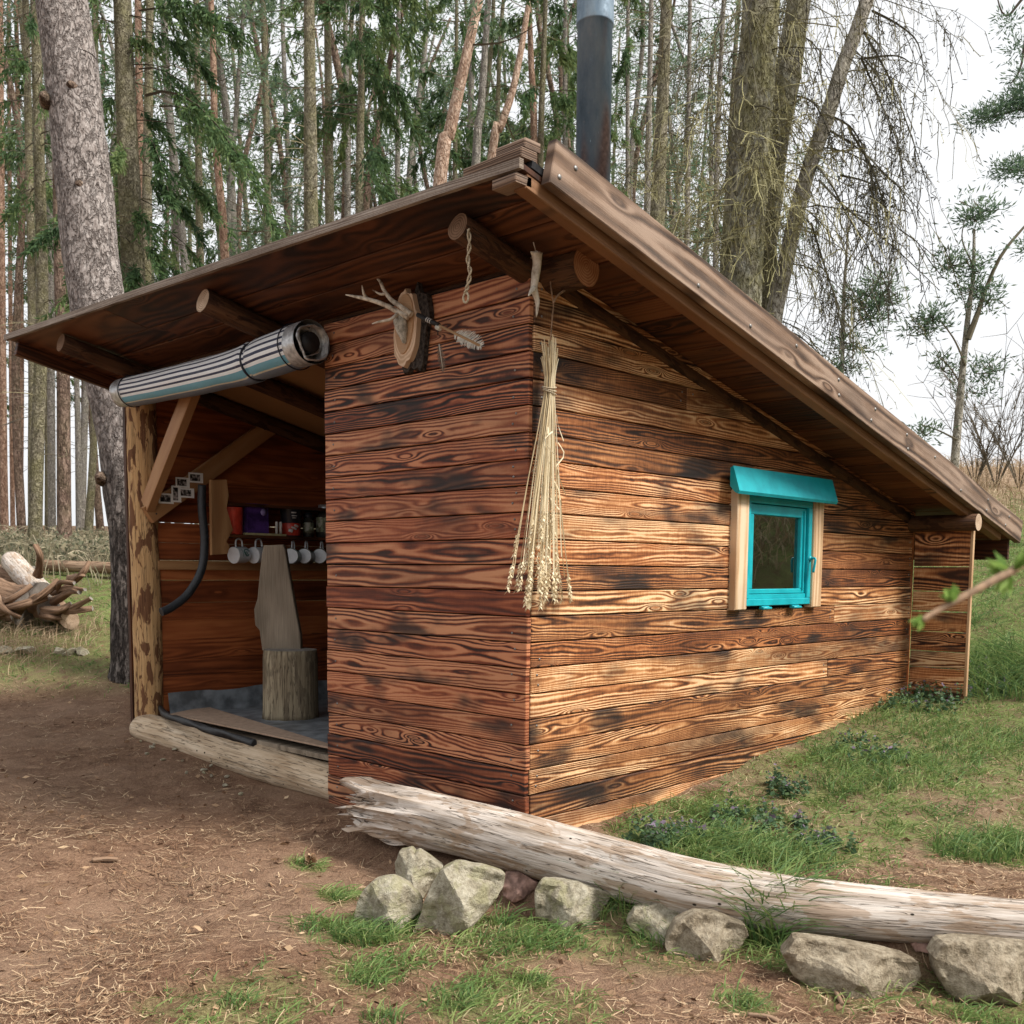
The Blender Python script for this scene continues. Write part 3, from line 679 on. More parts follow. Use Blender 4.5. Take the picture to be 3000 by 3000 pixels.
def build_litter():
    nb = NP(); x, y, s = scatter(95000, 2.3, 13)
    k = (~in_hut(x, y)) & (RNG.random(len(x)) < 1-.55*green(x, y)) & (RNG.random(len(x)) < .25+.75*ss(.38, .62, vn(x*2.2, y*2.2, 21)))
    x, y, s = x[k], y[k], s[k]; n = len(x)
    a = RNG.random(n)*2*PI; L = (.025+.06*RNG.random(n)**2)*(1+s*.04); dx, dy = np.cos(a)*L, np.sin(a)*L
    bend = RNG.normal(size=n)*.25
    P0 = np.stack([x-dx*.5, y-dy*.5], 1); P2 = np.stack([x+dx*.5, y+dy*.5], 1); P1 = np.stack([x-dy*bend, y+dx*bend], 1)
    P = np.stack([P0, P1, P2], 1); Z = g(P[:, :, 0], P[:, :, 1])+.004+RNG.random((n, 1))*.012
    Z[:, 2] += RNG.random(n)*.012
    P = np.concatenate([P, Z[:, :, None]], 2)
    nb.ribbons(P, np.full((n, 3), 1.)*(.0016+.0012*RNG.random(n)*(1+s*.12))[:, None], np.clip(RNG.random(n)**1.1, 0, 1), side=np.array([[[0, 0, 1.]]])+RNG.normal(size=(n, 1, 3))*.25)
    o = nb.build('pine_litter', MT['litter']); setp(o, kind='stuff', label='fallen pine needles and straw strewn over the forest floor', cat='litter')
    nb = NP(); x, y, s = scatter(2600, 2.5, 11); k = ~in_hut(x, y); x, y, s = x[k], y[k], s[k]; n = len(x)
    c = np.stack([x, y, g(x, y)+.006], 1); d = RNG.normal(size=(n, 3)); d[:, 2] *= .25
    nb.leaves(c, d, .02+.035*RNG.random(n), .01+.016*RNG.random(n), RNG.random(n)*.9)
    o = nb.build('bark_chips', MT['litter']); setp(o, kind='stuff', label='small bark chips and dead leaves on the bare brown earth', cat='litter')
build_litter()

def blades(nb, x, y, h, w, var, lean=.5, up=1., rng=RNG):
    n = len(x)
    a = rng.random(n)*2*PI; ln = h*lean*(.3+rng.random(n))
    z = g(x, y)-.01
    t = np.array([0, .4, .75, 1.])
    P = np.stack([np.stack([x+np.cos(a)*ln*tt**2, y+np.sin(a)*ln*tt**2, z+h*(tt*up-.25*tt**3*lean*1.2)], 1) for tt in t], 1)
    nb.ribbons(P, np.array([[1., .9, .6, .08]])*w[:, None], var, side=np.stack([-np.sin(a), np.cos(a), np.zeros(n)], 1)[:, None, :]*0+np.stack([np.cos(a+.4), np.sin(a+.4), np.zeros(n)], 1)[:, None, :])

def build_grass():
    nb = NP()
    x, y, s = scatter(240000, 2.5, 18)
    gm = green(x, y); k = (RNG.random(len(x)) < gm*(.25+.9*ss(.4, .68, vn(x*7, y*7, 31)))) & ~in_hut(x, y)
    dx = x-CP[0]; dy = y-CP[1]; t = dx*rh[0]+dy*rh[1]
    lush = ss(2.6, 3.6, t)*ss(6.6, 7.6, s)
    x, y, s, lush = x[k], y[k], s[k], lush[k]; n = len(x)
    h = (.03+.06*RNG.random(n)**1.5)*(1+1.2*lush*RNG.random(n))*(.6+.8*vn(x*3, y*3, 33))
    blades(nb, x, y, h, (.003+.002*RNG.random(n))*(1+.1*s), np.clip(.10+.55*vn(x*4, y*4, 35)+.5*RNG.random(n)-.1, 0, 1), 1.3)
    o = nb.build('short_grass', MT['grass']); setp(o, kind='stuff', label='patchy short green grass around the hut and log', cat='grass')
    # taller tufts
    nb = NP()
    for (u, v, r, n, hh) in [(1452, 1778, .095, 230, .31), (1400, 1765, .06, 50, .26), (1180, 1712, .08, 60, .2), (1215, 1730, .08, 60, .14), (705, 1770, .10, 220, .12), (760, 1745, .06, 140, .12), (660, 1770, .07, 120, .1),
                             (1500, 1795, .10, 140, .13), (1250, 1765, .14, 260, .12), (1850, 1610, .22, 420, .17), (1470, 1625, .2, 420, .15), (1350, 1600, .16, 240, .15), (1930, 1600, .2, 300, .16),
                             (1340, 1530, .20, 700, .055), (1420, 1535, .18, 500, .05), (1300, 1610, .2, 420, .12), (1400, 1625, .22, 500, .12), (1500, 1640, .2, 400, .12), (1760, 1440, .3, 500, .1), (1600, 1440, .25, 400, .1), (1850, 1400, .4, 700, .12), (1700, 1360, .4, 600, .12), (1870, 1270, .45, 900, .34), (1930, 1290, .5, 900, .34), (1800, 1300, .2, 200, .2), (1620, 1480, .25, 380, .12), (1700, 1470, .3, 400, .11), (1010, 1845, .05, 90, .07), (870, 1895, .07, 130, .07), (1400, 1895, .05, 90, .06), (700, 1850, .07, 110, .07), (575, 1640, .04, 70, .06), (640, 1695, .04, 80, .07), (950, 1785, .12, 200, .08), (1060, 1780, .1, 160, .07), (1130, 1740, .06, 60, .12), (940, 1700+40, .05, 40, .12), (450, 1900, .06, 90, .07), (720, 1925, .07, 110, .07)]:
        c = G(u, v); a = RNG.random(n)*2*PI; rr = r*np.sqrt(RNG.random(n)); x = c[0]+np.cos(a)*rr; y = c[1]+np.sin(a)*rr
        k = ~in_hut(x, y); x, y = x[k], y[k]; n = len(x)
        blades(nb, x, y, hh*(.45+.65*RNG.random(n)), .003+.003*RNG.random(n)+hh*.008, np.clip(.05+.85*RNG.random(n)**1.3, 0, 1), .95)
    o = nb.build('grass_tufts', MT['grass']); setp(o, kind='stuff', label='taller green grass tufts growing by the log and stones', cat='grass')
    # dry hill grass and hanging roots
    nb = NP(); x, y, s = scatter(26000, 12, 30, 4, 32); k = (RNG.random(len(x)) < dry(x, y)) & ~in_hut(x, y); x, y, s = x[k], y[k], s[k]; n = len(x)
    blades(nb, x, y, .12+.3*RNG.random(n), .006+.008*RNG.random(n), RNG.random(n), .8)
    x, y, s = scatter(9000, 5, 10, 2, 32); k = (RNG.random(len(x)) < .6*dry(x, y)) & ~in_hut(x, y); x, y = x[k], y[k]; n = len(x)
    blades(nb, x, y, .02+.05*RNG.random(n), .003+.002*RNG.random(n), RNG.random(n), 1.6)
    x, y, s = scatter(16000, 4, 11, 38, 60); k = RNG.random(len(x)) < .4+.6*dry(x, y); x, y = x[k], y[k]; n = len(x)
    blades(nb, x, y, .15+.3*RNG.random(n), .008+.008*RNG.random(n), np.clip(RNG.random(n), 0, 1), .8)
    o = nb.build('dry_grass', MT['drygrass']); setp(o, kind='stuff', label='dry tan grass on the hillside behind the hut', cat='grass')
    # dead nettles
    nb = NP()
    for (u, v, r, n, hh) in [(1230, 1600, .16, 26, .13), (1290, 1590, .2, 18, .12), (1390, 1570, .22, 26, .13), (1480, 1575, .15, 12, .1), (1480, 1490, .13, 26, .12), (1720, 1330, .4, 90, .16), (1790, 1290, .3, 60, .18), (1810, 1310, .35, 60, .18), (1560, 1620, .15, 24, .1), (1650, 1430, .3, 30, .1)]:
        c = G(u, v)
        for _ in range(n):
            a = random.random()*2*PI; rr = r*math.sqrt(random.random()); x = c[0]+math.cos(a)*rr; y = c[1]+math.sin(a)*rr
            if -.1 < x < 4.35 and y > -.03: continue
            z = gz(x, y); h = hh*random.uniform(.5, 1.1); m = 14
            zz = np.linspace(.15, 1, m)*h; aa = RNG.random(m)*2*PI
            cpts = np.stack([np.full(m, x), np.full(m, y), z+zz], 1); d = np.stack([np.cos(aa), np.sin(aa), RNG.normal(size=m)*.3-.15], 1)
            sz = (.02+.03*RNG.random(m))*(1.1-.5*zz/h)
            var = np.where((zz/h > .82) & (RNG.random(m) < .7), .86+.14*RNG.random(m), .85*RNG.random(m))
            nb.leaves(cpts, d, sz, sz*.75, var)
    o = nb.build('dead_nettles', MT['nettle']); setp(o, kind='stuff', label='purple flowering dead nettles in the grass beside the side wall', cat='weeds')
build_grass()

# ================================================================== HUT
SOF = lambda x: 2.745-.2266*x                 # underside of the roof boards
ZB = [1.337+.1225*(i-11) for i in range(0, 25)]
hut = thing('wooden_hut', 'scorched timber hut with a steep lean-to roof, open front and turquoise window', 'hut', (0, 0, 0))

# front panel (x = -0.025)
mb = MB(); nails = []
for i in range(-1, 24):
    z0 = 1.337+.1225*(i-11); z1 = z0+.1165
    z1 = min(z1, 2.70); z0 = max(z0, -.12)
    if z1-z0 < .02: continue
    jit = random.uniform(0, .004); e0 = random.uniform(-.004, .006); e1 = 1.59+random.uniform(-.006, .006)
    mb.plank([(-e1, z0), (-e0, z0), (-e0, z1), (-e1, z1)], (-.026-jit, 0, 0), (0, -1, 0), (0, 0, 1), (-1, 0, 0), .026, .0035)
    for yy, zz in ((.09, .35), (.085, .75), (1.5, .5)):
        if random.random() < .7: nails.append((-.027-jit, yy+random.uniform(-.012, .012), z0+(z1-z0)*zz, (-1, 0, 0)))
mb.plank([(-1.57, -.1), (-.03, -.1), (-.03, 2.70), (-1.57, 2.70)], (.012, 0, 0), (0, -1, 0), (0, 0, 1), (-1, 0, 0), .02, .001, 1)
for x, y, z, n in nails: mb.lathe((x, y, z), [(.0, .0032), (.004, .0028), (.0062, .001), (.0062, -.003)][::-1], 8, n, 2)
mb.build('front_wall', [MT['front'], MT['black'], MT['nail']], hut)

# side wall (y = 0) with window hole
WX0, WX1, WZ0, WZ1 = 1.72, 2.735, 1.095, 1.80
def clip(poly, f):                            # keep f(p) >= 0
    out = []
    for i in range(len(poly)):
        a, b = poly[i-1], poly[i]; fa, fb = f(a), f(b)
        if (fa >= 0) != (fb >= 0):
            k = fa/(fa-fb); out.append((a[0]+(b[0]-a[0])*k, a[1]+(b[1]-a[1])*k))
        if fb >= 0: out.append(b)
    return out
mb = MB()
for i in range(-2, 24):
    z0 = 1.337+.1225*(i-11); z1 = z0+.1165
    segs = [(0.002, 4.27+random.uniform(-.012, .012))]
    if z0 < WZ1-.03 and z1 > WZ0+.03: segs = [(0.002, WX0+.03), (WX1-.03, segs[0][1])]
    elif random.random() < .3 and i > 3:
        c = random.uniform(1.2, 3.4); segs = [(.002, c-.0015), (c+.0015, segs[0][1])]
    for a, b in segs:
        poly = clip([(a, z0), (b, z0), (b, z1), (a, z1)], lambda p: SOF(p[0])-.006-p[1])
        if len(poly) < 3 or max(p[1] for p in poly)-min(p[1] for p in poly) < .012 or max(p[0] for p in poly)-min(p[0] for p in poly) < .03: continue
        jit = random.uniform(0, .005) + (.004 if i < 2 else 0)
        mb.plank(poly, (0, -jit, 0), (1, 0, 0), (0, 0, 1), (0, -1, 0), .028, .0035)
        for xx in (a+.05, b-.05):
            for zz in (.32, .72):
                if random.random() < .65 and z0 < SOF(xx)-.15: mb.lathe((xx+random.uniform(-.01, .01), -jit-.001, z0+.12*zz), [(.0, .0032), (.004, .0028), (.0062, .001), (.0062, -.003)][::-1], 8, (0, -1, 0), 2)
# dark lining with window opening
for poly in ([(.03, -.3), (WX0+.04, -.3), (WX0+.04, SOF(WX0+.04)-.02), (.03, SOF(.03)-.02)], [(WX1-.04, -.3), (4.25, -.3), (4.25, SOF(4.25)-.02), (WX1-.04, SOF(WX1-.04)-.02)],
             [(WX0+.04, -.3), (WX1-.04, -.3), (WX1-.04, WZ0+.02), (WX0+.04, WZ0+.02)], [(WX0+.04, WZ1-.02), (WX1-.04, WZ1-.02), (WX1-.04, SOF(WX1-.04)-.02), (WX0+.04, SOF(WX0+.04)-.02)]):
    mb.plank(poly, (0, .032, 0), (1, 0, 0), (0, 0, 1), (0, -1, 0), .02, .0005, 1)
mb.build('side_wall', [MT['side'], MT['black'], MT['nail']], hut)

# far left wall seen through the opening, with daylight slits between some boards
mb = MB(); z = .1; k = 0
while z < 2.6:
    hgt = random.choice([.13, .15, .17]); gap = .0045 if k % 2 == 0 and .95 < z < 1.6 else .001
    poly = clip([(.02, z), (4.25, z), (4.25, z+hgt-gap), (.02, z+hgt-gap)], lambda p: SOF(p[0])-.004-p[1])
    if len(poly) >= 3 and max(p[1] for p in poly)-min(p[1] for p in poly) > .02:
        poly = [(-p[0], p[1]) for p in poly][::-1]
        mb.plank([(-p[0], p[1]) for p in poly[::-1]], (0, 3.90, 0), (1, 0, 0), (0, 0, 1), (0, -1, 0), .025, .003)
    z += hgt; k += 1
mb.build('left_wall', MT['inner'], hut)
mb = MB(); z = 0.
while z < 1.78:
    mb.plank([(-3.9, z), (0, z), (0, z+.148), (-3.9, z+.148)], (4.25, 0, 0), (0, -1, 0), (0, 0, 1), (-1, 0, 0), .025, .003); z += .15
mb.plank([(-3.9, 0), (0, 0), (0, 1.80), (-3.9, 1.80)], (4.28, 0, 0), (0, -1, 0), (0, 0, 1), (-1, 0, 0), .02, .001)
mb.build('back_wall', MT['inner'], hut)
# wing wall at the far end with gaps and a pale edge strip
mb = MB()
for (z0, z1) in [(.28, .45), (.455, .595), (.60, .72), (.725, .87), (.875, 1.02), (1.03, 1.175), (1.18, 1.36), (1.366, 1.64)]:
    mb.plank([(.015, z0), (.432, z0), (.432, z1), (.015, z1)], (4.27+random.uniform(0, .006), 0, 0), (0, -1, 0), (0, 0, 1), (-1, 0, 0), .024, .003)
mb.plank([(.432, .40), (.452, .40), (.452, 1.66), (.432, 1.66)], (4.266, 0, 0), (0, -1, 0), (0, 0, 1), (-1, 0, 0), .03, .002, 1)
mb.build('wing_wall', [MT['side'], MT['trim']], hut)

# roof
roof_bm = MB()
SL = math.atan(.2266); ux = np.array([math.cos(SL), 0, -math.sin(SL)]); un = np.array([-math.sin(SL), 0, -math.cos(SL)])   # along slope, downward normal
RX0, RX1, RY0, RY1 = -.52, 5.14, -.435, 4.40
EX = lambda y: -.53-.17*(y+.44)/4.84          # slightly skewed front edge
O0 = np.array([0, 0, SOF(0)])
x = RX0
while x < RX1:
    w = random.choice([.17, .19, .21]); x1 = min(x+w, RX1)
    cuts = [RY0, RY1] if random.random() < .5 else [RY0, random.uniform(1, 3.2), RY1]
    for a, b in zip(cuts[:-1], cuts[1:]):
        c = 1/math.cos(SL)
        xa, xb = (EX(a), EX(b)) if x == RX0 else (x, x)
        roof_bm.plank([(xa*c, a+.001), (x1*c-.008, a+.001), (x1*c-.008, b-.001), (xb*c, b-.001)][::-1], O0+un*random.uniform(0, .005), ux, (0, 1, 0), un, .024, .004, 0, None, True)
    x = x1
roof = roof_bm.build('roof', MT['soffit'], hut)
mb = MB(); c = 1/math.cos(SL)
mb.plank([((RX0+.03)*c, RY0+.0), ((RX1-.02)*c, RY0+.0), ((RX1-.02)*c, RY1-.01), ((RX0+.03)*c, RY1-.01)][::-1], O0-un*.026, ux, (0, 1, 0), un, .03, .001)
mb.build('roof_felt', MT['felt'], roof)
def slope(x, dz): return np.array([x, 0, SOF(x)+dz])
# rake fascia on the window side
mb = MB()
up_ = -un
def rake(mb, x0, x1, y0, y1, lo, hi, mat=0):
    a = O0+ux*(x0/math.cos(SL)); L = (x1-x0)/math.cos(SL)
    mb.plank([(0, lo), (L, lo), (L, hi), (0, hi)], a+np.array([0, y0, 0]), ux, up_, (0, -1, 0), y1-y0, .004, mat)
rake(mb, -.43, 5.17, -.487, -.442, -.015, .165)
for xx in np.arange(-.35, 5.2, .47):
    for vv in (.03, .11):
        if random.random() < .8:
            p = O0+ux*((xx+random.uniform(-.05, .05))/math.cos(SL))+up_*vv+np.array([0, -.4875, 0]); mb.lathe(p, [(.0, .004), (.009, .0035), (.012, 0), (.012, -.003)][::-1], 8, (0, -1, 0), 1)
mb.build('fascia_board', [MT['fascia'], MT['nail']], roof)
mb = MB(); rake(mb, -.50, 4.9, -.432, -.37, -.062, -.004); mb.build('edge_rafter', MT['rafter'], roof)
mb = MB(); rake(mb, -.66, 5.2, 4.34, 4.38, -.10, -.004); mb.build('edge_rafter', MT['soffit'], roof)
# front edge board and stacked laths at the peak
mb = MB()
mb.bar((EX(-.44)-.014, -.44, SOF(EX(-.44))+.014), (EX(4.43)-.014, 4.43, SOF(EX(4.43))+.014), .028, .038, (0, 0, 1), 0, .003)
mb.build('front_edge_board', MT['edgewood'], roof)
mb = MB()
for dz, y0, y1, x in ((-.056, -.432, -.30, RX0-.05), (.048, -.432, -.10, RX0-.02), (.088, -.432, -.27, RX0+.0)):
    mb.plank([(-y1, 0), (-y0, 0), (-y0, .036), (-y1, .036)], (x, 0, SOF(RX0)+dz), (0, -1, 0), (0, 0, 1), (-1, 0, 0), .09, .004)
mb.build('lath_stack', MT['fascia'], roof)
# rear eave fascia
mb = MB(); mb.plank([(-4.38, -.16), (.43, -.16), (.43, -.0), (-4.38, -.0)], (5.06, 0, SOF(5.10)-.004), (0, -1, 0), (0, 0, 1), (-1, 0, 0), .03, .003); mb.build('rear_fascia', MT['soffit'], roof)
# rafter logs along the slope, tips showing under the front eave
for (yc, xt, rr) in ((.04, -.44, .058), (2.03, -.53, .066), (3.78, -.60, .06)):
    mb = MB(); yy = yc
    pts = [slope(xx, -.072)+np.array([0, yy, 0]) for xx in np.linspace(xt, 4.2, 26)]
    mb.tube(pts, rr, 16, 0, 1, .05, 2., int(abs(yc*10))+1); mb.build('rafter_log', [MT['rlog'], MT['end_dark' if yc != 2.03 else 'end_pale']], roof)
# front beam along the opening; its sawn end shows beside the corner
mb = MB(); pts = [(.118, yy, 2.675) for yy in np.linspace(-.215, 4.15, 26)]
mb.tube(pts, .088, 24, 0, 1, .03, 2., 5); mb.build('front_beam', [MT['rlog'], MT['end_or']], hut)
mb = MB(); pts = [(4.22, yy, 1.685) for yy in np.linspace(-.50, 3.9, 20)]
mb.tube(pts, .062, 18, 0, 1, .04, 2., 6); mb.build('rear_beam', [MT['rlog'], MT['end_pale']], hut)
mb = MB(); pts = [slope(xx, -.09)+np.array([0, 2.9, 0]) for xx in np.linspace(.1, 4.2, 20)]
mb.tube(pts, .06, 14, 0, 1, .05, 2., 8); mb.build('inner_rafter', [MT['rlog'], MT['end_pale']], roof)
mb = MB(); mb.plank([(.16, .10), (4.3, .10), (4.3, 3.86), (.16, 3.86)][::-1], O0+un*.012, ux, (0, 1, 0), un, .006, .001, 0, None, True); mb.build('ceiling_panel', MT['ceil'], roof)
# chimney
mb = MB(); cc = U(1119, 310, 'x', 1.0); R_ = .098
prof = [(R_, SOF(1)-.1), (R_, 4.60), (R_+.002, 4.605), (R_+.006, 4.62), (R_+.007, 4.72), (R_+.003, 4.73), (R_, 4.74), (R_, 5.9), (R_-.006, 5.9)]
ztop = U(1125, 45, 'x', 1.0)[2]
prof = [(R_-.002, SOF(1)-.1), (R_-.002, ztop-.012), (R_+.004, ztop-.010), (R_+.005, ztop+.0), (R_+.004, ztop+.03), (R_+.003, ztop+.11), (R_+.003, ztop+1.09), (R_+.003, ztop+1.1), (R_-.01, ztop+1.1)]
mb.lathe((cc[0], cc[1], 0), prof, 48); mb.build('chimney_pipe', MT['flue'], roof)

# post, braces, sill
mb = MB(); pts = [(.045+.006*math.sin(z*2), 3.955+.008*math.sin(z*1.3), z) for z in np.linspace(.12, 2.62, 50)]
mb.tube(pts, .104, 28, 0, 1, .05, 2.2, 3, lump=.03); mb.build('post', [MT['post'], MT['end_pale']], hut)
mb = MB(); mb.plank([(-4.13, .05), (-4.09, .05), (-4.09, 2.6), (-4.13, 2.6)], (-.02, 0, 0), (0, -1, 0), (0, 0, 1), (-1, 0, 0), .16, .003, 0, None, True)
mb.build('corner_board', MT['soffit'], hut)
a0 = U(288, 930, 'x', .0); a1 = U(362, 740, 'x', .0); dirv = rot_to(a1-a0)
mb = MB(); mb.bar(a0-dirv*.12, a1+dirv*.1, .06, .12, (0, 0, 1)); mb.build('brace', MT['brace'], hut)
mb = MB(); mb.bar(a0-dirv*.08+np.array([.08, .16, .03]), a1+dirv*.1+np.array([.08, .16, .03]), .06, .12, (0, 0, 1)); mb.build('brace', MT['brace'], hut)
BY = 3.80
b0 = U(284, 968, 'y', BY); b1 = U(508, 806, 'y', BY); bd = rot_to(b1-b0)
mb = MB(); mb.bar(b0-bd*.03, b1+bd*.05, .05, .13, (0, 0, 1))
for q, s_ in ((b0+bd*.04, .028), (b0+bd*.04, -.028), (b1-bd*.02, .0), (b1-bd*.07, .015)):
    mb.lathe(q+np.array([0, -.0255, s_]), [(.0, .002), (.006, .0015), (.007, -.001)][::-1], 8, (0, -1, 0), 1)
mb.build('brace', [MT['brace'], MT['blackcan']], hut)
l0 = U(262, 1372, 'x', -.02); l1 = U(629, 1478, 'x', .095)
ld = rot_to(l1-l0)
mb = MB(); pts = [l0-ld*.0+ld*t for t in np.linspace(0, (1.50-l0[1])/ld[1], 60)]
rad = np.interp(np.linspace(0, 1, 60), [0, .02, .06, 1], [.075, .1, .115, .118])
mb.tube(pts, rad, 30, 0, 1, .07, 2.2, 4, lump=.035); mb.build('sill_log', [MT['sill'], MT['end_pale']], hut)
FZ = .205
mb = MB()
for i in range(14): mb.plank([(.06, .03+i*.275), (4.2, .03+i*.275), (4.2, .30+i*.275), (.06, .30+i*.275)], (0, 0, FZ-.012), (1, 0, 0), (0, 1, 0), (0, 0, 1), .03, .002)
mb.build('floor', MT['greywood'], hut)
# shelf bracket and shelves on the left wall
def wavy(mb, L, R, O, Ux, Vx, N, th, mat=0): mb.plank(L+R, O, Ux, Vx, N, th, .004, mat, None, True)
k_ = [(398, 905), (428, 905), (432, 935), (428, 960), (436, 985), (440, 1000), (433, 1012), (428, 1022), (434, 1030), (430, 1045), (400, 1047)]
pl = [U(u, v, 'y', 3.62) for u, v in k_]
mb = MB(); mb.plank([(p[0], p[2]) for p in pl][::-1], (0, 3.62, 0), (1, 0, 0), (0, 0, 1), (0, -1, 0), .03, .003, 0, None, True); mb.build('shelf_bracket', MT['brace'], hut)
SX0 = U(434, 1010, 'y', 3.64)[0]; SZ1 = U(434, 1008, 'y', 3.64)[2]; SZ2 = U(434, 948, 'y', 3.64)[2]
for zz in (SZ1, SZ2):
    mb = MB(); mb.plank([(SX0-.08, 3.64), (3.0, 3.64), (3.0, 3.87), (SX0-.08, 3.87)], (0, 0, zz), (1, 0, 0), (0, 1, 0), (0, 0, 1), .022, .003); mb.build('shelf', MT['soffit'], hut)
mb = MB(); mb.plank([(.1, SZ1-.27), (3.2, SZ1-.27), (3.2, SZ1-.20), (.1, SZ1-.20)], (0, 3.865, 0), (1, 0, 0), (0, 0, 1), (0, -1, 0), .03, .003); mb.build('wall_batten', MT['brace'], hut)

# window
fx0, fx1, fz0, fz1 = 1.83, 2.62, 1.105, 1.765
def ring(mb, x0, x1, z0, z1, w, y, th, mat=0, wb=None):
    wb = wb or w
    for poly in ([(x0, z0), (x1, z0), (x1, z0+wb), (x0, z0+wb)], [(x0, z1-w), (x1, z1-w), (x1, z1), (x0, z1)],
                 [(x0, z0+wb), (x0+w, z0+wb), (x0+w, z1-w), (x0, z1-w)], [(x1-w, z0+wb), (x1, z0+wb), (x1, z1-w), (x1-w, z1-w)]):
        mb.plank(poly, (0, y, 0), (1, 0, 0), (0, 0, 1), (0, -1, 0), th, .004, mat)
mb = MB(); ring(mb, fx0, fx1, fz0, fz1, .042, -.038, .075)
win = mb.build('window', MT['paint'], hut)
mb = MB(); ring(mb, fx0+.046, fx1-.046, fz0+.072, fz1-.046, .062, -.018, .045, 0, .03)
for xx in (2.54,): mb.plank([(xx-.004, fz0+.09), (xx+.004, fz0+.09), (xx+.004, fz1-.06), (xx-.004, fz1-.06)], (0, -.03, 0), (1, 0, 0), (0, 0, 1), (0, -1, 0), .02, .002)
mb.plank([(fx0+.042, fz0+.042), (fx1-.042, fz0+.042), (fx1-.042, fz0+.07), (fx0+.042, fz0+.07)], (0, -.026, 0), (1, 0, 0), (0, 0, 1), (0, -1, 0), .05, .002)
mb.build('sash', MT['paint'], win)
mb = MB(); mb.plank([(fx0+.1, fz0+.1), (fx1-.1, fz0+.1), (fx1-.1, fz1-.1), (fx0+.1, fz1-.1)], (0, .006, 0), (1, 0, 0), (0, 0, 1), (0, -1, 0), .004, .0005); mb.build('pane', MT['glass'], win)
for (xa, xb) in ((1.70, 1.826), (2.624, 2.745)):
    mb = MB(); mb.plank([(xa, 1.085), (xb, 1.085), (xb, 1.79), (xa, 1.79)], (0, -.052, 0), (1, 0, 0), (0, 0, 1), (0, -1, 0), .06, .005, 0, None, True); mb.build('trim_board', MT['trim'], win)
mb = MB()   # sloping hood
h0, h1 = 1.605, 2.80
for (a, b, c_, d) in (((-.004, 1.895), (-.155, 1.775), (-.145, 1.752), (-.004, 1.868)),):
    n0 = len(mb.v)
    prof_ = [(-.054, 1.905), (-.072, 1.915), (-.118, 1.772), (-.108, 1.755), (-.088, 1.764), (-.054, 1.80)]
    m_ = len(prof_)
    for xx in (h0, h1):
        for (yy, zz) in prof_: mb.v.append((xx, yy, zz))
    for i in range(m_):
        j = (i+1) % m_; mb.face((n0+j, n0+i, n0+m_+i, n0+m_+j))
    mb.face([n0+i for i in range(m_)]); mb.face([n0+m_+i for i in range(m_)][::-1])
mb.build('hood', MT['paint'], win)
for xx in (2.015, 2.385):
    mb = MB(); mb.plank([(xx, 1.085), (xx+.09, 1.085), (xx+.09, 1.103), (xx, 1.103)], (0, -.043, 0), (1, 0, 0), (0, 0, 1), (0, -1, 0), .02, .003)
    mb.tube([(xx-.005, -.05, 1.09), (xx+.095, -.05, 1.09)], .008, 8); mb.build('hinge', MT['paint'], win)
mb = MB(); mb.tube(bez([(2.60, -.045, 1.40), (2.60, -.075, 1.40), (2.595, -.075, 1.36), (2.59, -.07, 1.31)], 10), .008, 8); mb.lathe((2.60, -.038, 1.40), [(.018, 0), (.018, .006), (0, .008)], 12, (0, -1, 0)); mb.build('handle', MT['paint'], win)

# ================================================================== THINGS ON AND IN THE HUT
# rolled blind
bl = [U(232, 742, 'x', -.15), U(330, 722, 'x', -.15), U(455, 692, 'x', -.16), U(520, 668, 'x', -.17), U(588, 645, 'x', -.17)]
blind = thing('rolled_blind', 'rolled up blue and white striped awning blind under the front eave', 'blind', bl[2])
cv = bez(bl, 60); mb = MB(); seg = 56
T = np.gradient(cv, axis=0); T /= np.linalg.norm(T, axis=1)[:, None]
rr = np.interp(np.linspace(0, 1, 60), [0, .45, .58, .605, .63, .78, 1], [.098, .107, .118, .096, .116, .118, .120])
Lc = np.concatenate([[0], np.cumsum(np.linalg.norm(np.diff(cv, axis=0), axis=1))])
for i in range(60):
    up = np.array([0, 0, 1.]) - T[i]*T[i][2]; up /= np.linalg.norm(up); sd = np.array([-1., 0, 0]); sd = sd-T[i]*(sd@T[i]); sd -= up*(sd@up); sd /= np.linalg.norm(sd)
    for j in range(seg):
        a = 2*PI*j/seg
        r_ = rr[i]*(1+.03*(vn(Lc[i]*5, a*1.5, 41)-.5)*2+.035*math.exp(-((i-36)/3)**2)*math.sin(a*5))
        mb.v.append(cv[i]+up*math.cos(a)*r_+sd*math.sin(a)*r_)
for i in range(59):
    mat = 1 if i < 4 or i > 52 else 0
    for j in range(seg):
        k = (j+1) % seg
        mb.face((i*seg+j, i*seg+k, (i+1)*seg+k, (i+1)*seg+j), [(Lc[i], j/seg), (Lc[i], (j+1)/seg), (Lc[i+1], (j+1)/seg), (Lc[i+1], j/seg)], None, mat, True)
mb.face([j for j in range(seg)], None, None, 1)
mb.build('cloth_roll', [MT['cloth'], MT['foil']], blind)
mb = MB()   # crumpled foil layers inside the right end
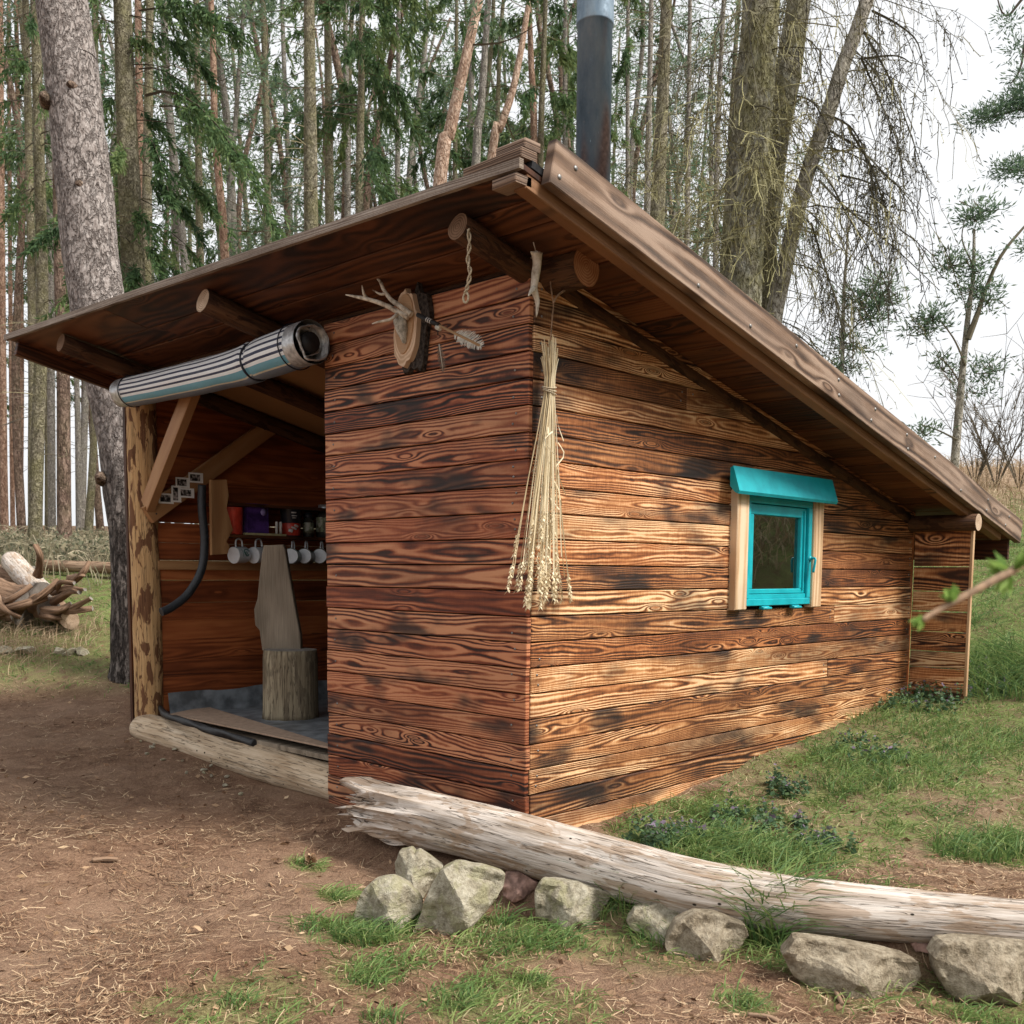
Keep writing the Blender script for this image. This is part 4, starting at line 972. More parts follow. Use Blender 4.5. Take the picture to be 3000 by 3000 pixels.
for sc_, dd in ((.86, .0), (.66, -.02)):
    base = cv[59]+T[59]*dd
    n0 = len(mb.v)
    for j in range(40):
        a = 2*PI*j/40
        up = np.array([0, 0, 1.]); sd = np.cross(T[59], up); sd /= np.linalg.norm(sd); up = np.cross(sd, T[59])
        r_ = .12*sc_*(1+.18*(vn(a*2.2, sc_*9, 44)-.5)*2)
        for e, f_ in ((0, 1.), (1, .93)):
            mb.v.append(base+T[59]*(.012*e)+(up*math.cos(a)+sd*math.sin(a))*r_*f_)
        mb.v.append(base-T[59]*.12+(up*math.cos(a)+sd*math.sin(a))*r_*.85)
    for j in range(40):
        k = (j+1) % 40
        mb.face((n0+j*3, n0+k*3, n0+k*3+1, n0+j*3+1), None, None, 0, True); mb.face((n0+j*3+1, n0+k*3+1, n0+k*3+2, n0+j*3+2), None, None, 0, True)
mb.lathe(cv[57], [(.055, -.05), (.055, .03), (0, .03)], 20, T[59], 1)
mb.build('roll_end', [MT['foil'], MT['hem']], blind)
for i_, rx in ((35, .103), (4, .1035), (52, .1225)):
    up = np.array([0, 0, 1.]); sd = np.cross(T[i_], up); sd /= np.linalg.norm(sd); up = np.cross(sd, T[i_])
    wv = .011 if i_ == 35 else .006; mb = MB()
    ringp = [cv[i_]+(up*math.cos(a)+sd*math.sin(a))*(rx+.003) for a in np.linspace(0, 2*PI, 41)]
    if i_ == 35:
        mb.tube(ringp, wv*.7, 6)
        mb.tube(bez([cv[35]+np.array([0, 0, .1]), cv[35]+np.array([.05, 0, .17]), cv[35]+np.array([.12, .0, .22])], 8), .006, 6)
    else: mb.tube(ringp, wv*.6, 6)
    mb.build('tie_strap' if i_ == 35 else 'edge_band', MT['navy'], blind)

# antler trophy
AX = -.035
tc = U(781, 632, 'x', AX)
tro = thing('antler_trophy', 'roe deer antlers on a bark edged oval wood plaque on the front wall', 'trophy', tc)
def oval(mb, cx, cy, cz, ry, rz, x0, x1, mat, cap, seg=40, jag=0., tilt=-.12, seed=1, zoff=0):
    n0 = len(mb.v)
    def pt(a, x, k):
        jg = 1+jag*(vn(a*4.+seed, seed*3.3, seed)-.5)*2
        yy = math.sin(a)*ry*jg*k; zz = math.cos(a)*rz*jg*k
        return (x, cy-(yy*math.cos(tilt)-zz*math.sin(tilt)), cz+yy*math.sin(tilt)+zz*math.cos(tilt)+zoff)
    for x, k in ((x0, 1.), (x1, .97)):
        for j in range(seg): mb.v.append(pt(2*PI*j/seg, x, k))
    for j in range(seg):
        k2 = (j+1) % seg; mb.face((n0+j, n0+k2, n0+seg+k2, n0+seg+j), None, None, mat)
    uv = [(math.sin(2*PI*j/seg)*ry, math.cos(2*PI*j/seg)*rz*.55) for j in range(seg)]
    mb.face([n0+seg+j for j in range(seg)], uv, None, cap); mb.face([n0+j for j in range(seg)][::-1], None, None, mat)
zp0, zp1 = 2.36, 2.70
mb = MB()
oval(mb, 0, tc[1]-.03, (zp0+zp1)/2-.02, .105, .215, -.03, -.058, 0, 0, 44, .20, -.1, 3)
mb.build('bark_rim', MT['bark_dark'], tro)
mb = MB(); oval(mb, 0, tc[1]+.015, (zp0+zp1)/2, .092, .195, -.052, -.085, 0, 0, 48, .10, -.1, 7)
mb.build('plaque', [MT['plaque'], MT['trim']], tro)
mb = MB(); oval(mb, 0, tc[1]+.012, (zp0+zp1)/2+.02, .070, .15, -.083, -.092, 0, 0, 48, .03, -.1, 2); mb.build('inner_oval', MT['trim'], tro)
mb = MB()
sk = np.array([-.115, tc[1]+.005, (zp0+zp1)/2+.0])
import mathutils
for (dz, ry, rx) in ((0, .045, .03),):
    prof_ = [(.004, -.085), (.012, -.075), (.018, -.05), (.028, -.025), (.032, .0), (.034, .03), (.028, .055), (.010, .07)]
    mb.lathe(sk, prof_, 18, (-.25, .05, 1), 0)
mb.build('skull', MT['bone'], tro)
def antler(mb, pts, r0, tines):
    c_ = bez(pts, 22); mb.tube(c_, np.interp(np.linspace(0, 1, 22), [0, .1, .7, 1], [r0*1.25, r0, r0*.7, .0025]), 10, 0, None, .10, 18., 2)
    for tp in tines:
        q = bez(tp, 12); mb.tube(q, np.linspace(r0*.8, .002, 12), 8)
AXP = lambda u, v, x: U(u, v, 'x', x)
mb = MB(); antler(mb, [AXP(771, 598, -.11), AXP(752, 590, -.14), AXP(730, 577, -.18), AXP(700, 566, -.22), AXP(672, 560, -.24), AXP(652, 556, -.25)], .014,
                  [[AXP(691, 562, -.225), AXP(686, 553, -.24), AXP(683, 538, -.25)], [AXP(752, 590, -.14), AXP(738, 602, -.19), AXP(712, 608, -.23), AXP(702, 611, -.24)]])
mb.build('antler', MT['antler'], tro)
mb = MB(); antler(mb, [AXP(776, 594, -.11), AXP(758, 580, -.13), AXP(738, 565, -.14), AXP(725, 548, -.15), AXP(715, 528, -.16), AXP(694, 512, -.17)], .0135,
                  [[AXP(728, 553, -.148), AXP(718, 555, -.17), AXP(703, 547, -.19)]])
mb.build('antler', MT['antler'], tro)

# feathered arrow stuck behind the trophy
ar0 = U(788, 594, 'x', -.12); ar1 = U(905, 652, 'x', -.10)
arr = thing('feathered_arrow', 'feather fletched arrow tucked behind the antler plaque', 'arrow', (ar0+ar1)/2)
mb = MB(); mb.tube([ar0, ar0+(ar1-ar0)*.36], .0115, 10, 1); mb.tube([ar0+(ar1-ar0)*.34, ar1], .0065, 8, 0)
for f_ in (.16, .19, .22): mb.tube([ar0+(ar1-ar0)*f_, ar0+(ar1-ar0)*(f_+.012)], .0123, 10, 2)
mb.build('shaft', [MT['shaft'], MT['hem'], MT['whitebit']], arr)
def feather(mb, p0, p1, w, N, mat, mat2, seed, gaps=.25):
    p0 = np.array(p0); p1 = np.array(p1); d = p1-p0; L = np.linalg.norm(d); d /= L; N = np.array(N, float); s_ = np.cross(N, d); s_ /= np.linalg.norm(s_)
    mb.tube([p0, p0+d*L*.5, p1], [.003, .002, .001], 6, mat2)
    rg = random.Random(seed); n = 42
    for sg in (1, -1):
        for i in range(n):
            f_ = i/n; 
            if rg.random() < gaps*.5: continue
            ww = w*(math.sin(PI*min(1, .12+f_*.88))**.5)*(.8+.4*rg.random())*(1 if sg > 0 else .85)
            b = p0+d*L*f_; t1 = b+d*L*.10+s_*sg*ww+N*rg.uniform(-.008, .008)
            k = len(mb.v); mb.v += [b, b+d*L/n*1.5, t1+d*L/n*.6, t1]; mb.face((k, k+1, k+2, k+3), None, None, mat)
mb = MB(); nA = (-.75, -.5, .2)
feather(mb, ar0+(ar1-ar0)*.60, ar1+(ar1-ar0)*.02, .042, nA, 0, 2, 3); mb.build('feather', [MT['feather_l'], MT['feather_d'], MT['shaft']], arr)
mb = MB(); fb = U(826, 632, 'x', -.115); ft = U(836, 700, 'x', -.075)
mb.tube([fb+np.array([0, 0, .03]), fb], .003, 5, 1); mb.tube([fb+np.array([0, 0, .035])+(ar1-ar0)*t for t in (-.02, .04)], .012, 10, 2)
feather(mb, fb+(ft-fb)*.25, ft, .019, nA, 0, 2, 5, .1); mb.build('feather', [MT['feather_d'], MT['hem'], MT['feather_l']], arr)

# twine loop on the rafter tip
p_ = [U(u, v, 'x', -.44) for u, v in [(884, 432), (886, 460), (883, 490), (887, 515), (882, 540), (879, 552)]]
tw = thing('twine_loop', 'knotted pale twine loop hanging from the rafter log near the corner', 'twine', p_[0])
mb = MB(); c1 = bez(p_, 40)
for ph in (0, PI):
    mb.tube([p+np.array([.006*math.sin(i*.55+ph), .006*math.cos(i*.55+ph), 0]) for i, p in enumerate(c1)], .0042, 6)
lp = p_[-1]; mb.tube([lp+np.array([0, .016*math.sin(a), -.022+.02*math.cos(a)]) for a in np.linspace(0, 2*PI, 22)], .0048, 6)
mb.build('loop_cord', MT['cord'], tw)
# single antler hanging at the corner
p_ = [U(u, v, 'y', -.10) for u, v in [(1012, 478), (1013, 500), (1010, 525), (1008, 545), (1014, 570), (1012, 598)]]
an = MB(); antler(an, p_, .021, [[U(1008, 543, 'y', -.10), U(1002, 550, 'y', -.115), U(997, 558, 'y', -.13)], [U(1012, 480, 'y', -.1), U(1006, 478, 'y', -.1), U(1001, 475, 'y', -.1)], [U(1012, 480, 'y', -.1), U(1018, 479, 'y', -.1), U(1022, 484, 'y', -.1)]])
an.tube([p_[0], p_[0]+np.array([.0, .05, .14])], .003, 5)
setp(an.build('shed_antler', MT['antler']), 'single pale shed antler hanging vertically at the hut corner', 'antler')

# wheat bundle
WY = -.075
wt0 = U(1038, 690, 'y', WY)
wh = thing('wheat_bundle', 'dried wheat sheaf hanging upside down at the hut corner', 'wheat', wt0)
nb = NP(); ne = NP(); n = 74
tie = U(1037, 735, 'y', WY); 
for i in range(n):
    a = random.random()*2*PI; rr_ = math.sqrt(random.random())
    topo = np.array([math.cos(a)*.028*rr_, math.sin(a)*.022*rr_, 0])
    lt = random.uniform(.13, .24)
    top = tie+topo*1.25+np.array([topo[0]*.5, topo[1]*.5, lt])
    ln = random.uniform(.55, .90); 
    spread = np.array([math.cos(a)*.12*rr_-.075, math.sin(a)*.07*rr_-.035, 0])*(ln/.9)
    if random.random() < .55: spread[0] -= .09*random.random()
    if i < 7: spread[0] += .17; ln = .86
    end = tie+topo*.6+spread+np.array([0, 0, -ln])
    mid = tie+topo
    c_ = bez([top, mid, mid*.45+end*.55+np.array([random.gauss(0, .006), 0, 0]), end], 9)
    nb.tubes(c_[None], np.full((1, 9), .0022), random.random())
    if random.random() < .72:
        dv = rot_to(end-c_[-2]); m = 26; tt = np.linspace(-.02, .11, m)
        cpt = end+dv*tt[:, None]; aa = np.arange(m)*2.4
        sx = rot_to(np.cross(dv, [0, 1, .1])); sy = np.cross(dv, sx)
        dd = dv[None]*.9+(sx[None]*np.cos(aa)[:, None]+sy[None]*np.sin(aa)[:, None])*.55
        ne.leaves(cpt, dd, .020, .0105, .35+.6*RNG.random(m))
        ne.leaves(cpt[8:], dd[8:]*1., .03, .0016, .3*np.ones(m-8))
for i in range(26):   # dry leaf blades
    a = random.random()*2*PI; z_ = random.uniform(.1, .5)
    b = tie+np.array([math.cos(a)*.03-.02*z_, math.sin(a)*.03-.02, -z_])
    q = bez([b, b+np.array([random.gauss(0, .02), random.gauss(-.005, .01), -.05]), b+np.array([random.gauss(0, .035), random.gauss(-.01, .015), -.11])], 6)
    nb.ribbons(q[None], np.full((1, 6), .006), random.random())
nb.build('stalks', MT['straw'], wh); ne.build('ears', MT['straw'], wh)
mb = MB()
for zz in (0, .012, -.012): mb.tube([tie+np.array([.034*math.cos(a), .027*math.sin(a), zz+.01*math.sin(a+zz*50)]) for a in np.linspace(0, 2*PI, 24)], .003, 5)
mb.build('binding_cord', MT['cord'], wh)
mb = MB(); mb.tube(bez([tie+np.array([0, 0, .2]), U(1042, 600, 'y', -.08), U(1044, 575, 'y', -.08), U(1040, 545, 'y', -.07), U(1036, 500, 'y', -.03)], 16), .0035, 6)
mb.tube(bez([U(1044, 572, 'y', -.08), U(1052, 558, 'y', -.09), U(1070, 545, 'y', -.10), U(1088, 537, 'y', -.16)], 14), .005, 6)
mb.build('hanger_twig', MT['twig'], wh)

# photos pinned to the brace
PHY = BY-.028
for (u0, v0, u1, v1, lab, dy) in [(299, 930, 328, 951, 'lowest snapshot on the brace, nearest the peeled post, white border', 0), (323, 916, 342, 948, 'upright snapshot on the brace, half covered by its neighbour', -.002),
                                (337, 920, 366, 940, 'sideways snapshot overlapping an upright one on the brace', -.005), (330, 900, 357, 921, 'dark snapshot above the overlapping pair on the brace', -.008), (354, 891, 382, 912, 'uppermost snapshot on the brace, showing a pinkish blur', -.011)]:
    a = U(u0, v0, 'y', PHY); b = U(u1, v1, 'y', PHY); y_ = PHY+dy
    t_ = thing('snapshot', lab, 'photo', ((a[0]+b[0])/2, y_, (a[2]+b[2])/2), 'snapshots on the brace')
    mb = MB(); mb.plank([(a[0], b[2]), (b[0], b[2]), (b[0], a[2]), (a[0], a[2])], (0, y_, 0), (1, 0, 0), (0, 0, 1), (0, -1, 0), .0015, .0003); mb.build('border', MT['paper'], t_)
    m_ = .0125; mb = MB(); mb.plank([(a[0]+m_, b[2]+m_), (b[0]-m_*2, b[2]+m_), (b[0]-m_*2, a[2]-m_), (a[0]+m_, a[2]-m_)], (0, y_-.0008, 0), (1, 0, 0), (0, 0, 1), (0, -1, 0), .0008, .0001); mb.build('print', MT['photo'], t_)

# hose
hp = [U(381, 915, 'y', 3.55), U(381, 960, 'y', 3.55), U(386, 1020, 'y', 3.55), U(380, 1075, 'y', 3.55), U(355, 1120, 'y', 3.55), U(325, 1145, 'y', 3.55), U(304, 1155, 'y', 3.55)]
mb = MB(); mb.tube(bez(hp, 40), .030, 14); setp(mb.build('rubber_hose', MT['hose']), 'black curved rubber hose hanging below the brace inside the opening', 'hose')

# mugs under the shelf
MY = 3.70
for i, (u, v, lab, mat, emb) in enumerate([(452, 1047, 'white enamel mug with green emblem, nearest the shelf bracket', 'enamel', 1), (489, 1047, 'white enamel mug with green emblem, half behind the chair back', 'enamel', 1),
        (553, 1050, 'pale green camouflage mug just right of the chair back', 'camo', 0), (578, 1050, 'dark camouflage mug between the pale green and the last mug', 'camod', 0), (607, 1050, 'dark mug hanging last in the row beside the front wall', 'camod', 0)]):
    c_ = U(u, v, 'y', MY); t_ = thing('enamel_mug', lab, 'mug', c_, 'mugs hanging under the shelf')
    ax = rot_to((.86, .22, .05)) if i < 2 else rot_to((.75, .62, -.05))
    r_ = .062; h_ = .125 if i < 2 else .13
    mb = MB(); c0 = c_-ax*h_/2
    mb.lathe(c0, [(r_-.006, .004), (r_-.003, -.002), (r_+.002, -.001), (r_+.001, .006), (r_, .01), (r_, h_-.01), (r_-.004, h_-.002), (r_-.012, h_), (0, h_)], 28, ax, 0)
    mb.lathe(c0, [(r_-.005, .0), (r_-.006, h_*.8), (0, h_*.8)][::-1], 28, ax, 1)
    mb.build('cup', [MT[mat], MT['enamel']], t_)
    up = np.array([0, 0, 1.]); up = rot_to(up-ax*(up@ax)); mb = MB()
    mb.tube(bez([c_+up*r_*.95-ax*.035, c_+up*(r_+.045)-ax*.03, c_+up*(r_+.062), c_+up*(r_+.045)+ax*.03, c_+up*r_*.95+ax*.035], 20), .0065, 8); mb.build('handle', MT['enamel'], t_)
    mb = MB(); top = c_+up*(r_+.056); mb.tube(bez([top+np.array([0, 0, .03]), top+np.array([0, .015, -.008]), top+np.array([0, -.015, -.012]), top+np.array([0, -.02, .0])], 12), .003, 6)
    if emb:
        fr = rot_to(np.array([-.7, -.7, .1])-ax*(np.array([-.7, -.7, .1])@ax)); sd = np.cross(ax, fr)
        def on_(a_, b_): 
            an_ = b_/r_; return c_+ax*a_+(fr*math.cos(an_)+sd*math.sin(an_))*(r_+.0012)
        em = MB(); em.tube([on_(.018+.024*math.cos(a)*(1-.25*math.sin(a)), .026*math.sin(a)) for a in np.linspace(.6, 2*PI-.2, 24)], .0042, 6)
        em.tube([on_(.01+.01*math.cos(a), .004+.009*math.sin(a)) for a in np.linspace(0, 2*PI, 14)], .003, 6)
        em.tube([on_(-.022, x_) for x_ in np.linspace(-.03, .03, 8)], .0016, 5); em.build('emblem', MT['emblem'], t_)

# things on the shelves
SY = 3.74
def at_s(u): return U(u, 1000, 'y', SY)[0]
x0 = at_s(437)
t_ = MB(); t_.lathe((x0+.0, SY-.03, SZ1+.001), [(.058, 0), (.064, .01), (.072, .2), (.074, .205), (.070, .205), (.060, .02), (0, .02)], 24); setp(t_.build('red_beaker', MT['red']), 'bright red plastic beaker at the left end of the lower shelf', 'beaker')
bx = thing('purple_box', 'purple cardboard box with lilac label beside the red beaker', 'box', (x0+.20, SY, SZ1))
mb = MB(); mb.box((x0+.195, SY, SZ1+.128), (.19, .12, .23), 0, .05); mb.build('carton', MT['purple'], bx)
mb = MB(); mb.lathe((x0+.245, SY-.062, SZ1+.18), [(.028, 0), (.028, .002), (0, .002)], 20, (0.05, -1, 0)); mb.build('label', MT['lilac'], bx)
mb = MB(); mb.box((x0+.25, SY-.07, SZ1+.009), (.36, .04, .016), 0, .0); setp(mb.build('pale_wood_strip', MT['yellowwood']), 'thin pale wooden strip lying along the lower shelf edge', 'strip')
cd_ = thing('white_candle_pair', 'two short white candles standing on the pale strip', 'candles', (x0+.36, SY-.07, SZ1+.02))
for xx in (.355, .392): 
    mb = MB(); mb.lathe((x0+xx, SY-.07, SZ1+.018), [(.011, 0), (.011, .09), (.006, .095), (0, .095)], 12); mb.build('candle', MT['whitebit'], cd_)
tn = thing('coffee_tin', 'dark round tin with red lower band and pale print', 'tin', (x0+.53, SY, SZ1))
mb = MB(); mb.lathe((x0+.53, SY, SZ1+.001), [(.076, 0), (.078, .006), (.078, .205), (.081, .21), (.081, .225), (.07, .228), (0, .228)], 28); mb.build('can', MT['blackcan'], tn)
mb = MB(); mb.lathe((x0+.53, SY, SZ1+.01), [(.0785, 0), (.0795, .002), (.0795, .095), (.0785, .097)], 28); mb.build('red_band', MT['red'], tn)
mb = MB()
for (a_, z_, l_, h_) in ((.0, .19, .5, .012), (.05, .165, .55, .008), (.1, .148, .4, .008), (.3, .10, .4, .02), (.0, .075, .5, .018), (-.25, .045, .35, .03)):
    pts = [(x0+.53+.0805*math.sin(b-.5), SY-.0805*math.cos(b-.5), SZ1+z_-.03*(b if z_ < .12 else 0)) for b in np.linspace(a_, a_+l_, 8)]; mb.tube(pts, h_*.5, 6, squash=(1, .2) if False else None)
mb.build('print', MT['whitebit'], tn)
for (dx, r_, h_, lab, nm) in ((.70, .042, .17, 'slim dark spice jar between the tin and the large jar', 'spice_jar'), (.87, .078, .24, 'large glass jar with mottled label at the shelf end', 'storage_jar')):
    t_ = thing(nm, lab, 'jar', (x0+dx, SY, SZ1))
    mb = MB(); mb.lathe((x0+dx, SY, SZ1+.001), [(r_*.9, 0), (r_, .01), (r_, h_*.75), (r_*.75, h_*.86), (r_*.7, h_*.88), (r_*.7, h_), (0, h_)], 24); mb.build('glass_body', MT['jarglass'], t_)
    mb = MB(); mb.lathe((x0+dx, SY, SZ1+h_), [(r_*.74, -.01), (r_*.76, .0), (r_*.76, .03), (0, .032)], 24); mb.build('lid', MT['foil'] if r_ > .05 else MT['blackcan'], t_)
    mb = MB(); mb.lathe((x0+dx, SY, SZ1+h_*.2), [(r_+.0005, 0), (r_+.0015, .002), (r_+.0015, h_*.48), (r_+.0005, h_*.5)], 24); mb.build('paper_label', MT['label'], t_)
mb = MB(); mb.lathe((x0+1.0, SY, SZ2+.001), [(.05, 0), (.06, .01), (.066, .12), (.068, .125), (.06, .125), (0, .11)], 20); setp(mb.build('red_bowl', MT['red']), 'red bowl on the upper shelf close to the front wall', 'bowl')

# floor coverings
def sheet(x0, x1, y0, y1, nx, ny, f):
    mb = MB()
    for i in range(nx+1):
        for j in range(ny+1):
            x = x0+(x1-x0)*i/nx; y = y0+(y1-y0)*j/ny; mb.v.append(f(x, y))
    for i in range(nx):
        for j in range(ny):
            a = i*(ny+1)+j; mb.face((a, a+ny+1, a+ny+2, a+1), None, None, 0, True)
    return mb
def tarpf(x, y):
    z = FZ+.006+.018*float(vn(x*3, y*3, 51))+.01*float(vn(x*11, y*9, 52)); up = max(0, y-3.80)
    return (x, min(y, 3.80+up*.15), z+up*.9)
setp(sheet(.13, 3.6, .5, 3.97, 60, 80, tarpf).build('floor_tarpaulin', MT['tarp']), 'grey tarpaulin spread over the hut floor and up the wall', 'tarpaulin')
mp = [U(u, v, 'z', FZ+.03) for u, v in [(315, 1350), (390, 1335), (640, 1412), (640, 1455)]]
for p in mp: p[0] = max(p[0], .06)
mb = MB(); mb.plank([(p[0], p[1]) for p in mp][::-1], (0, 0, FZ+.042), (1, 0, 0), (0, 1, 0), (0, 0, 1), .010, .003); setp(mb.build('floor_mat', MT['mat']), 'tan mat strip along the hut threshold', 'mat')
mb = MB(); hp = [U(u, v, 'z', .268) for u, v in [(300, 1333), (320, 1352), (390, 1375), (480, 1402), (560, 1430), (625, 1452), (650, 1462)]]
hp = [p for p in hp if p[1] > 1.60]
mb.tube(bez(hp, 50), .020, 10, 0, None, .45, 5., 3); setp(mb.build('rolled_hem', MT['hem']), 'black rolled tarpaulin hem lying along the sill log', 'hem')

# log chair
sb = (U(497, 1350, 'z', FZ+.03)+U(600, 1350, 'z', FZ+.03))/2
dd_ = float((sb-CP)@cf); SR = .5*102*KP/3000*dd_
sc0 = np.array([sb[0], sb[1], FZ+.015]); sh = (1357-1228)*KP/3000*dd_
ch = thing('log_chair', 'rustic chair, grey board backrest fixed on a tree stump', 'chair', sc0)
mb = MB(); mb.tube([sc0+np.array([0, 0, z]) for z in np.linspace(0, sh, 14)], np.interp(np.linspace(0, 1, 14), [0, .1, .9, 1], [SR*1.02, SR, SR*.98, SR*.95]), 40, 0, 1, .03, 1., 9, lump=.02); mb.build('stump_seat', [MT['stump'], MT['end_grey']], ch)
ol = [(1200, 798), (1385, 790), (1402, 840), (1430, 1010), (1480, 1300), (1545, 1640), (1550, 1790), (1185, 1790), (1160, 1600), (1118, 1550), (1108, 1400), (1140, 1300), (1160, 1080), (1183, 870)]
bk = sc0+np.array([fh[0], fh[1], 0])*SR*.35; dk_ = float((bk-CP)@cf)
pl = [UD((400+a/3.22)/KP, (1350+b/3.22)/KP, (bk[0]-CP[0])*fh[0]+(bk[1]-CP[1])*fh[1]) for a, b in ol]
rt = np.array([rh[0], rh[1], 0]); O_ = np.array([bk[0], bk[1], 0])
p2 = [((p-O_)@rt, p[2]) for p in pl]
mb = MB(); mb.plank(p2[::-1], O_, rt, (0, 0, 1), (-fh[0], -fh[1], 0), .07, .006, 0, None, True); mb.build('backrest', MT['greywood'], ch)

# ================================================================== FOREGROUND LOG AND STONES
lb = [(694, 1525), (735, 1533), (850, 1556), (1000, 1595), (1150, 1636), (1300, 1676), (1450, 1702), (1600, 1718), (1780, 1732), (1932, 1744), (2150, 1755)]
yb = [.74, .62, .2, -.29, -.66, -1.06, -1.36, -1.63, -1.93, -2.155, -2.5]
def log_pt(u, v, yy): 
    xx = float(log_x(yy)); q = ray(u, v)
    # meet the vertical plane facing the camera through the log line
    s_ = (xx-CP[0])*fh[0]+(yy-CP[1])*fh[1]; return CP+q*(s_/(q[0]*fh[0]+q[1]*fh[1]))
lpts = bez([log_pt(u, v, y_) for (u, v), y_ in zip(lb, yb)], 150)
lr = np.interp(np.linspace(0, 1, 150), [0, .05, .2, .4, .6, .8, 1], [.115, .134, .136, .128, .114, .092, .084])
mb = MB(); seg = 64
T = np.gradient(lpts, axis=0); T /= np.linalg.norm(T, axis=1)[:, None]
Lc = np.concatenate([[0], np.cumsum(np.linalg.norm(np.diff(lpts, axis=0), axis=1))])
for i in range(150):
    up = np.array([0, 0, 1.])-T[i]*T[i][2]; up /= np.linalg.norm(up); sd = np.cross(T[i], up)
    for j in range(seg):
        a = 2*PI*j/seg
        fz = math.exp(-Lc[i]/.34)
        rough_ = (float(vn(a*6.5, Lc[i]*3, 61))-.5)*.62*fz + (float(vn(a*14, Lc[i]*5, 62))-.5)*.50*fz + (float(vn(a*2, Lc[i]*2.5, 63))-.5)*.10 + (float(vn(a*9, Lc[i]*2, 64))-.5)*.05
        jag = (float(vn(a*5.1+1, 0.3, 65))-.5)*.22+(float(vn(a*12, 7.7, 66))-.5)*.14-.10*max(0, math.cos(a))+.04
        ax_ = jag*math.exp(-Lc[i]/.3)
        r_ = lr[i]*(1+rough_)
        mb.v.append(lpts[i]+T[i]*ax_+(up*math.cos(a)+sd*math.sin(a))*r_)
for i in range(149):
    for j in range(seg):
        k = (j+1) % seg; c_ = 2*PI*.13
        mb.face((i*seg+j, (i+1)*seg+j, (i+1)*seg+k, i*seg+k), [(Lc[i], j/seg*c_), (Lc[i+1], j/seg*c_), (Lc[i+1], (j+1)/seg*c_), (Lc[i], (j+1)/seg*c_)], None, 0, Lc[i] > .3)
n0 = len(mb.v); mb.v.append(lpts[0]+T[0]*.16)
for j in range(seg): mb.face((j, (j+1) % seg, n0), [(0, j*.01), (0, j*.01+.01), (.1, j*.01)], None, 0)
mb.face([149*seg+j for j in range(seg)])
for i in range(80):   # splinters at the broken end
    a = random.random()*2*PI; rr_ = .10*random.uniform(.4, 1.15); up = np.array([0, 0, 1.]); sd = np.cross(T[0], up)
    b = lpts[random.randint(4, 18)]+(up*math.cos(a)+sd*math.sin(a))*rr_; e = b-T[0]*random.uniform(.05, .17)+np.array([random.gauss(0, .012), random.gauss(0, .012), random.gauss(0, .012)])
    mb.tube([b, (b+e)/2, e], [.014, .010, .001], 5, 0, None, .2, 9., i)
MT['rot'] = logmat('rotten_log_end', [(.27, (.05, .03, .018)), (.40, (.18, .11, .07)), (.54, (.40, .31, .24)), (.75, (.66, .58, .50))], True)
for k_2, f_2 in enumerate(mb.f):
    if k_2 < 149*64 and (k_2//64) < 16 and vn((k_2 % 64)*.22, (k_2//64)*.35, 77) > .50+(k_2//64)*.022: mb.m[k_2] = 1
    elif k_2 >= 149*64: mb.m[k_2] = k_2 % 2
setp(mb.build('fallen_log', [MT['driftlog'], MT['rot']]), 'bleached fallen log with a splintered end lying on stones before the hut', 'log')

def rock(name, c, dims, rz, seed, mat, label, cat='stone', group=None, cuts=11, tilt=(0, 0), boxy=0):
    import bmesh
    rg = np.random.default_rng(seed); bm = bmesh.new(); bmesh.ops.create_icosphere(bm, subdivisions=5, radius=1.)
    P = np.array([v.co[:] for v in bm.verts])
    if boxy: P = np.sign(P)*np.abs(P)**boxy; cuts = 6
    for i in range(cuts):
        n = rg.normal(size=3); n /= np.linalg.norm(n); d = rg.uniform(.42, .74); k = P@n-d; P = P-np.where(k > 0, k, 0)[:, None]*n[None]*.95
    P = P*(1+.05*(vn(P[:, 0]*4+seed, P[:, 1]*4+P[:, 2]*3, seed)-.5)[:, None]*2+.025*(vn(P[:, 0]*13+seed, P[:, 1]*13+P[:, 2]*11, seed+1)-.5)[:, None]*2)
    P /= np.abs(P).max(0)[None]; P = P*np.array(dims)[None]*.5
    tx, ty = tilt; P = P@np.array([[1, 0, 0], [0, math.cos(tx), -math.sin(tx)], [0, math.sin(tx), math.cos(tx)]]).T
    P = P@np.array([[math.cos(ty), 0, math.sin(ty)], [0, 1, 0], [-math.sin(ty), 0, math.cos(ty)]]).T
    cz, sz = math.cos(rz), math.sin(rz); P = P@np.array([[cz, -sz, 0], [sz, cz, 0], [0, 0, 1]]).T
    for v, p in zip(bm.verts, P): v.co = p
    me = bpy.data.meshes.new(name); bm.to_mesh(me); bm.free(); me.materials.append(mat)
    me.polygons.foreach_set('use_smooth', np.ones(len(me.polygons), bool)); me.set_sharp_from_angle(angle=math.radians(28))
    o = bpy.data.objects.new(name, me); COL.objects.link(o); o.location = Vector([float(q) for q in c]); return setp(o, label, cat, group)
def rockpx(u0, v0, u1, v1, depth, seed, mat, label, rz=0., dz=0., dy=.8, tilt=(0, 0), sink=.12, boxy=0):
    b = G((u0+u1)/2, v1-4, 2, 8); s_ = (b[0]-CP[0])*fh[0]+(b[1]-CP[1])*fh[1]+depth
    a = UD((u0+u1)/2, (v0+v1)/2, s_); w = (u1-u0)*KP/3000*s_; h = (v1-v0)*KP/3000*s_
    h2 = h*(1+sink*2)
    rock('stone', (a[0], a[1], a[2]-h*sink), (w*1.24, w*dy, h2*1.14), YAW-PI/2+rz, seed, mat, label, 'stone', 'stones under the fallen log', 11, tilt, boxy)
R1, R2, R3 = MT['rock'], MT['rock_red'], MT['rock_grey']
